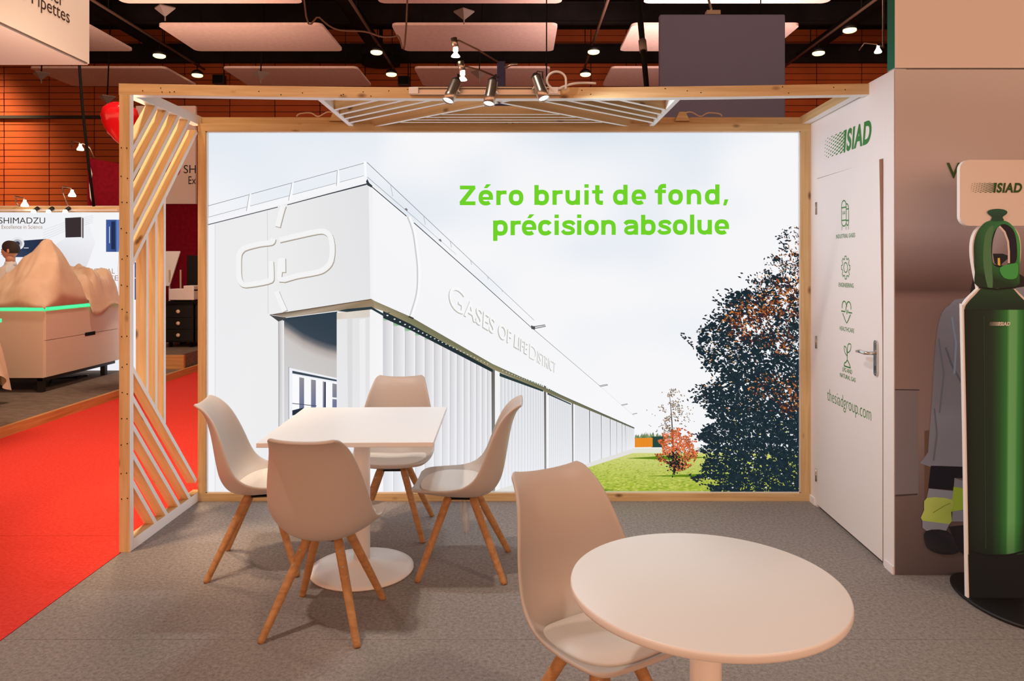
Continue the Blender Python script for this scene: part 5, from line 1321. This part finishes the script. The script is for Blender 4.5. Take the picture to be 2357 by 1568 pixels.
# nearer draped counter
dc = thing('draped_counter', 'counter under a cream dust sheet whose corner hangs to the floor', 'counter', (-6.05, 7.1, 0.08))
rows = []
NA = 90
for j, (t, sc_) in enumerate(((0.0, 0.02), (0.02, 0.5), (0.05, 0.78), (0.12, 0.9), (0.3, 0.98), (0.55, 1.05), (0.8, 1.12), (1.0, 1.17))):
    row = []
    for k in range(NA):
        a = 2*pi*k/NA; ca, sa = cos(a), sin(a)
        ex = abs(ca)**0.6*(1 if ca > 0 else -1); ey = abs(sa)**0.6*(1 if sa > 0 else -1)
        corner = max(0, cos(a-radians(-42)))**10
        rip = 0.035*sin(a*17+2*sin(a*3))*t*1.6+0.02*sin(a*31)*t
        rr = sc_+corner*0.10*t+rip
        z = 1.30-1.10*t+0.22*max(0, 1-j/3.0)-corner*0.02
        if j == 7: z += 0.12*sin(a*5+1)-0.10*corner+0.05
        row.append((0.66*ex*rr, 0.70*ey*rr, z))
    rows.append(row)
o = MB().grid(rows, closed=True).build('dust_sheet', 'cloth', dc); o.modifiers.new('soft', 'SUBSURF').levels = 1
MB().box((-0.58, -0.6, 0.22), (0.58, 0.6, 1.2)).build('carcass', 'cabinet', dc)
MB().box((-0.6, -0.62, 0.86), (0.6, 0.62, 0.9)).build('light_strip', 'led', dc)
for x in (-0.5, 0.5):
    for y in (-0.5, 0.5): MB().box((x-0.03, y-0.03, 0), (x+0.03, y+0.03, 0.22)).build('leg', 'black', dc)

# person behind the dust sheets
def skin_body(name, joints, edges, mname, parent, lv=1):
    me = bpy.data.meshes.new(name); me.from_pydata([j[0] for j in joints], edges, []); me.materials.append(M[mname])
    o = bpy.data.objects.new(name, me); COL.objects.link(o); o.parent = parent
    s = o.modifiers.new('skin', 'SKIN'); s.use_smooth_shade = True
    for v, j in zip(me.skin_vertices[0].data, joints): v.radius = j[1] if isinstance(j[1], tuple) else (j[1], j[1])
    me.skin_vertices[0].data[0].use_root = True
    o.modifiers.new('soft', 'SUBSURF').levels = lv; o.modifiers[-1].render_levels = lv
    return o
pe_loc = at(6, 605, 9.6)
pe = thing('person', 'person with short dark hair and white shirt standing behind the dust sheets', 'person', (pe_loc.x, 9.75, 0.08), radians(100))
J = [((0, 0, 0.93), (0.15, 0.11)), ((0, 0.01, 1.15), (0.14, 0.10)), ((0, 0.0, 1.36), (0.17, 0.10)), ((0, -0.01, 1.48), (0.06, 0.06)), ((0, 0.01, 1.54), (0.055, 0.058)),
     ((0.19, 0, 1.40), 0.062), ((0.25, 0.02, 1.12), 0.046), ((0.24, 0.16, 0.92), 0.034), ((0.235, 0.24, 0.86), (0.04, 0.022)),
     ((-0.19, 0, 1.40), 0.062), ((-0.25, 0.02, 1.12), 0.046), ((-0.24, 0.16, 0.92), 0.034), ((-0.235, 0.24, 0.86), (0.04, 0.022)),
     ((0.1, 0, 0.86), 0.092), ((0.11, 0.02, 0.48), 0.062), ((0.11, -0.01, 0.09), 0.045), ((0.11, 0.15, 0.04), 0.04),
     ((-0.1, 0, 0.86), 0.092), ((-0.11, 0.02, 0.48), 0.062), ((-0.11, -0.01, 0.09), 0.045), ((-0.11, 0.15, 0.04), 0.04)]
Eg = [(0, 1), (1, 2), (2, 3), (3, 4), (2, 5), (5, 6), (6, 7), (7, 8), (2, 9), (9, 10), (10, 11), (11, 12), (0, 13), (13, 14), (14, 15), (15, 16), (0, 17), (17, 18), (18, 19), (19, 20)]
skin_body('body', J, Eg, 'shirt', pe)
hm = MB(); rows = []
for j in range(15):
    ph = -pi/2+pi*j/14
    row = []
    for k in range(24):
        a = 2*pi*k/24; x = 0.078*cos(ph)*cos(a); y = 0.098*cos(ph)*sin(a); z = 0.118*sin(ph)
        if z < 0: y += 0.022*(-z/0.118); x *= 1-0.25*(-z/0.118)
        f = max(0, sin(a))**8
        if abs(z+0.018) < 0.03: y += 0.018*f*(1-abs(z+0.018)/0.03)
        row.append((x, y, z+1.655))
    rows.append(row)
hm.grid(rows, closed=True)
for s in (-1, 1):
    hm.lathe([(0.0, -0.032), (0.016, -0.02), (0.02, 0.0), (0.016, 0.024), (0.0, 0.032)], 10, M4=Matrix.Translation((s*0.078, -0.008, 1.648)), sx=0.5)
hm.tube([(0, 0.0, 1.50), (0, 0.002, 1.60)], 0.056, 16)
hd3 = hm.build('head', 'skin', pe)
for s in (-1, 1):
    o = MB().lathe([(0.0, -0.009), (0.011, 0.0), (0.0, 0.009)], 10, M4=Matrix.Translation((s*0.03, 0.091, 1.665))).build('eye', 'black'); o.parent = hd3
o = MB().box((-0.022, 0.094, 1.598), (0.022, 0.104, 1.604)).build('mouth', 'maroon'); o.parent = hd3
rows = []
for j in range(9):
    ph = -0.35+(pi/2+0.35)*j/8
    rows.append([(0.086*cos(ph)*cos(2*pi*k/24), 0.108*cos(ph)*sin(2*pi*k/24)-0.008, 1.66+0.125*sin(ph)+(0.055*max(0, sin(2*pi*k/24))*(1-j/8))) for k in range(24)])
MB().grid(rows, closed=True).build('hair', 'hair', pe)
MB().lathe([(0.1, 0.0), (0.115, 0.05), (0.11, 0.42), (0.115, 0.55)], 20, sx=1.3, M4=Matrix.Translation((0, 0, 0.82))).build('trousers_top', 'trousers', pe)
MB().lathe([(0.075, 1.455), (0.064, 1.505), (0.06, 1.505)], 20).build('collar', 'shirt', pe)

# red balloon
p = at(276, 280, 8.0)
bl = thing('balloon', 'glossy red balloon floating behind the frame post', 'balloon', p)
MB().lathe([(0.004, -0.25), (0.05, -0.21), (0.12, -0.13), (0.17, -0.03), (0.19, 0.06), (0.17, 0.14), (0.1, 0.195), (0.03, 0.21), (0.0, 0.21)], 32).build('skin', 'balloon', bl)
MB().lathe([(0.014, -0.275), (0.004, -0.25)], 10).build('knot', 'balloon', bl)
MB().tube([(0, 0, -0.27), (0.02, 0, -0.9), (-0.02, 0, -1.6), (0, 0.0, 0.0-p.z)], 0.002, 5).build('string', 'alu', bl)

# maroon stand behind the wing
mr = thing('maroon_banner', 'maroon fabric banner with slanted top below the balloon', 'banner', (-6.3, 10.6, 0))
a, b, c, d = at(201, 363, 10.6), at(300, 381, 10.6), at(300, 640, 10.6), at(201, 640, 10.6)
MB().prism([(q.x+6.3, q.z) for q in (d, c, b, a)][:2]+[(b.x+6.3, b.z), (a.x+6.3, a.z)], -0.35, 0.0, frame((0, 0, 0), (1, 0, 0), (0, 0, 1))).box((d.x+6.3, 0.0, 0.08), (c.x+6.3, 0.35, d.z)).build('fabric', 'maroon', mr)
pts = [at(203, 375, 10.55), at(211, 400, 10.55), at(207, 425, 10.55), at(209, 455, 10.55), at(216, 472, 10.55)]
MB().tube([tuple(q-Vector((-6.3, 10.6, 0))) for q in pts], 0.012, 6).build('white_lead', 'alu', mr)
ms = thing('maroon_stand', 'maroon stand wall with a pale lettered fascia behind the slatted wing', 'stand wall', (-4.6, 12.4, 0))
offm = Vector((-4.6, 12.4, 0)); a = at(316, 245, 12.4)-offm; b = at(316, 470, 12.4)-offm
MB().box((a.x, -0.05, b.z), (at(453, 470, 12.4).x-offm.x, 0.01, a.z)).build('fascia', 'white', ms, bevel=0.003)
MB().box((at(352, 470, 12.4).x-offm.x, 0.0, 0.28), (at(453, 470, 12.4).x-offm.x, 0.2, b.z)).build('wall_board', 'maroon', ms)
tx = MB(); MM = frame((0, -0.052, 0), (1, 0, 0), (0, 0, 1))
def tm(m, s, px0, py0, px1, py1, **kw):
    a = at(px0, py1, 12.35)-offm; b = at(px1, py0, 12.35)-offm; text_on(m, s, MM, a.x, a.z, b.x, b.z, 0.001, **kw)
tm(tx, 'SH', 423, 380, 451, 399); tm(tx, 'Ex', 434, 406, 451, 424); tx.build('lettering', M['trousers'], ms)
q = at(398, 390, 12.35)-offm; MB().lathe([(0.13, 0), (0.13, 0.002)], 24, M4=Matrix.Translation((q.x, -0.052, q.z)) @ Matrix.Rotation(pi/2, 4, 'X')).build('round_mark', M['red'], ms)

for k, (px0, px1, w) in enumerate(((379, 445, 'right behind the slatted wing'), (449.5, 512, 'mostly hidden by the photo wall frame'))):
    a, b = at(px0, 800, 11.1), at(px1, 800, 11.1); wd = b.x-a.x
    dcab = thing('drawer_cabinet', 'black rolling drawer cabinet %s' % w, 'cabinet', ((a.x+b.x)/2, 11.35, 0.28), group='black rolling cabinets')
    MB().box((-wd/2, -0.25, 0.08), (wd/2, 0.25, 0.66)).build('carcass', 'black', dcab, bevel=0.004)
    MB().box((-wd/2-0.01, -0.27, 0.66), (wd/2+0.01, 0.26, 0.7)).build('top', 'blackmatt', dcab, bevel=0.004)
    for j in range(3):
        z0_ = 0.10+j*0.18
        dw = MB().box((-wd/2+0.008, -0.268, z0_), (wd/2-0.008, -0.25, z0_+0.172)).build('drawer', 'black', dcab, bevel=0.003)
        o = MB().lathe([(0.012, 0), (0.03, 0.012), (0.027, 0.024), (0.0, 0.026)], 18, M4=Matrix.Translation((0.0, -0.268, z0_+0.09)) @ Matrix.Rotation(pi/2, 4, 'X')).build('knob', 'cloth'); o.parent = dw
    for x in (-wd/2+0.06, wd/2-0.06):
        for y in (-0.18, 0.18):
            MB().tube([(x-0.014, y, 0.036), (x+0.014, y, 0.036)], 0.036, 14).box((x-0.02, y-0.02, 0.055), (x+0.02, y+0.02, 0.08)).build('caster', 'blackmatt', dcab)
a = at(388, 690, 11.1); b = at(446, 664, 11.1)
t = thing('white_instrument', 'white instrument box on top of the black rolling cabinets', 'instrument', (a.x, 11.25, 0.981))
MB().box((0, -0.15, 0.02), (b.x-a.x, 0.15, 0.19)).build('housing', 'white', t, bevel=0.01)
MB().box((b.x-a.x-0.16, -0.151, 0.15), (b.x-a.x, 0.1, 0.24)).build('lid', 'white', t, bevel=0.01)
for x in (0.04, b.x-a.x-0.04): MB().box((x-0.02, -0.1, 0), (x+0.02, 0.1, 0.02)).build('foot', 'black', t)
a = at(382, 690, 11.6); b = at(407, 690, 11.6); tp = at(390, 578, 11.6)
t = thing('sloping_board', 'pale sloping display board on thin legs before the maroon wall', 'display board', (a.x, 11.6, 0.28))
h = tp.z-0.28
MB().add([(-0.15, -0.1, h-0.55), (0.1, -0.1, h-0.55), (0.17, 0.12, h), (-0.15, 0.12, h), (-0.15, -0.08, h-0.56), (0.1, -0.08, h-0.56), (0.17, 0.14, h-0.01), (-0.15, 0.14, h-0.01)], [(0, 1, 2, 3), (7, 6, 5, 4), (0, 4, 5, 1), (1, 5, 6, 2), (2, 6, 7, 3), (3, 7, 4, 0)]).build('board', 'white', t)
for x, y in ((0.165, 0.14), (-0.14, 0.14), (0.09, -0.08), (-0.14, -0.08)): MB().box((x-0.01, y, 0), (x+0.01, y+0.02, h-0.3)).build('leg', 'cloth', t)
a = at(428, 658, 11.75); b = at(470, 588, 11.75)
t = thing('monitor', 'dark flat monitor in front of the maroon wall', 'monitor', ((a.x+b.x)/2, 11.8, 0.981)); wd = b.x-a.x
MB().box((-wd/2, -0.02, a.z-0.981), (wd/2, 0.02, b.z-0.981)).build('screen', 'black', t, bevel=0.004)
MB().box((-0.03, 0.0, 0.01), (0.03, 0.03, a.z-0.981+0.05)).box((-0.12, -0.08, 0), (0.12, 0.1, 0.012)).build('stand', 'black', t)
sb = thing('back_bench', 'black bench behind the rolling cabinets carrying the monitor', 'bench', (-4.3, 11.85, 0.28))
MB().box((-1.07, -0.2, 0.66), (0.6, 0.5, 0.70)).build('worktop', 'blackmatt', sb)
for x in (-1.02, 0.55):
    for y in (-0.15, 0.45): MB().box((x-0.02, y-0.02, 0), (x+0.02, y+0.02, 0.66)).build('leg', 'blackmatt', sb)
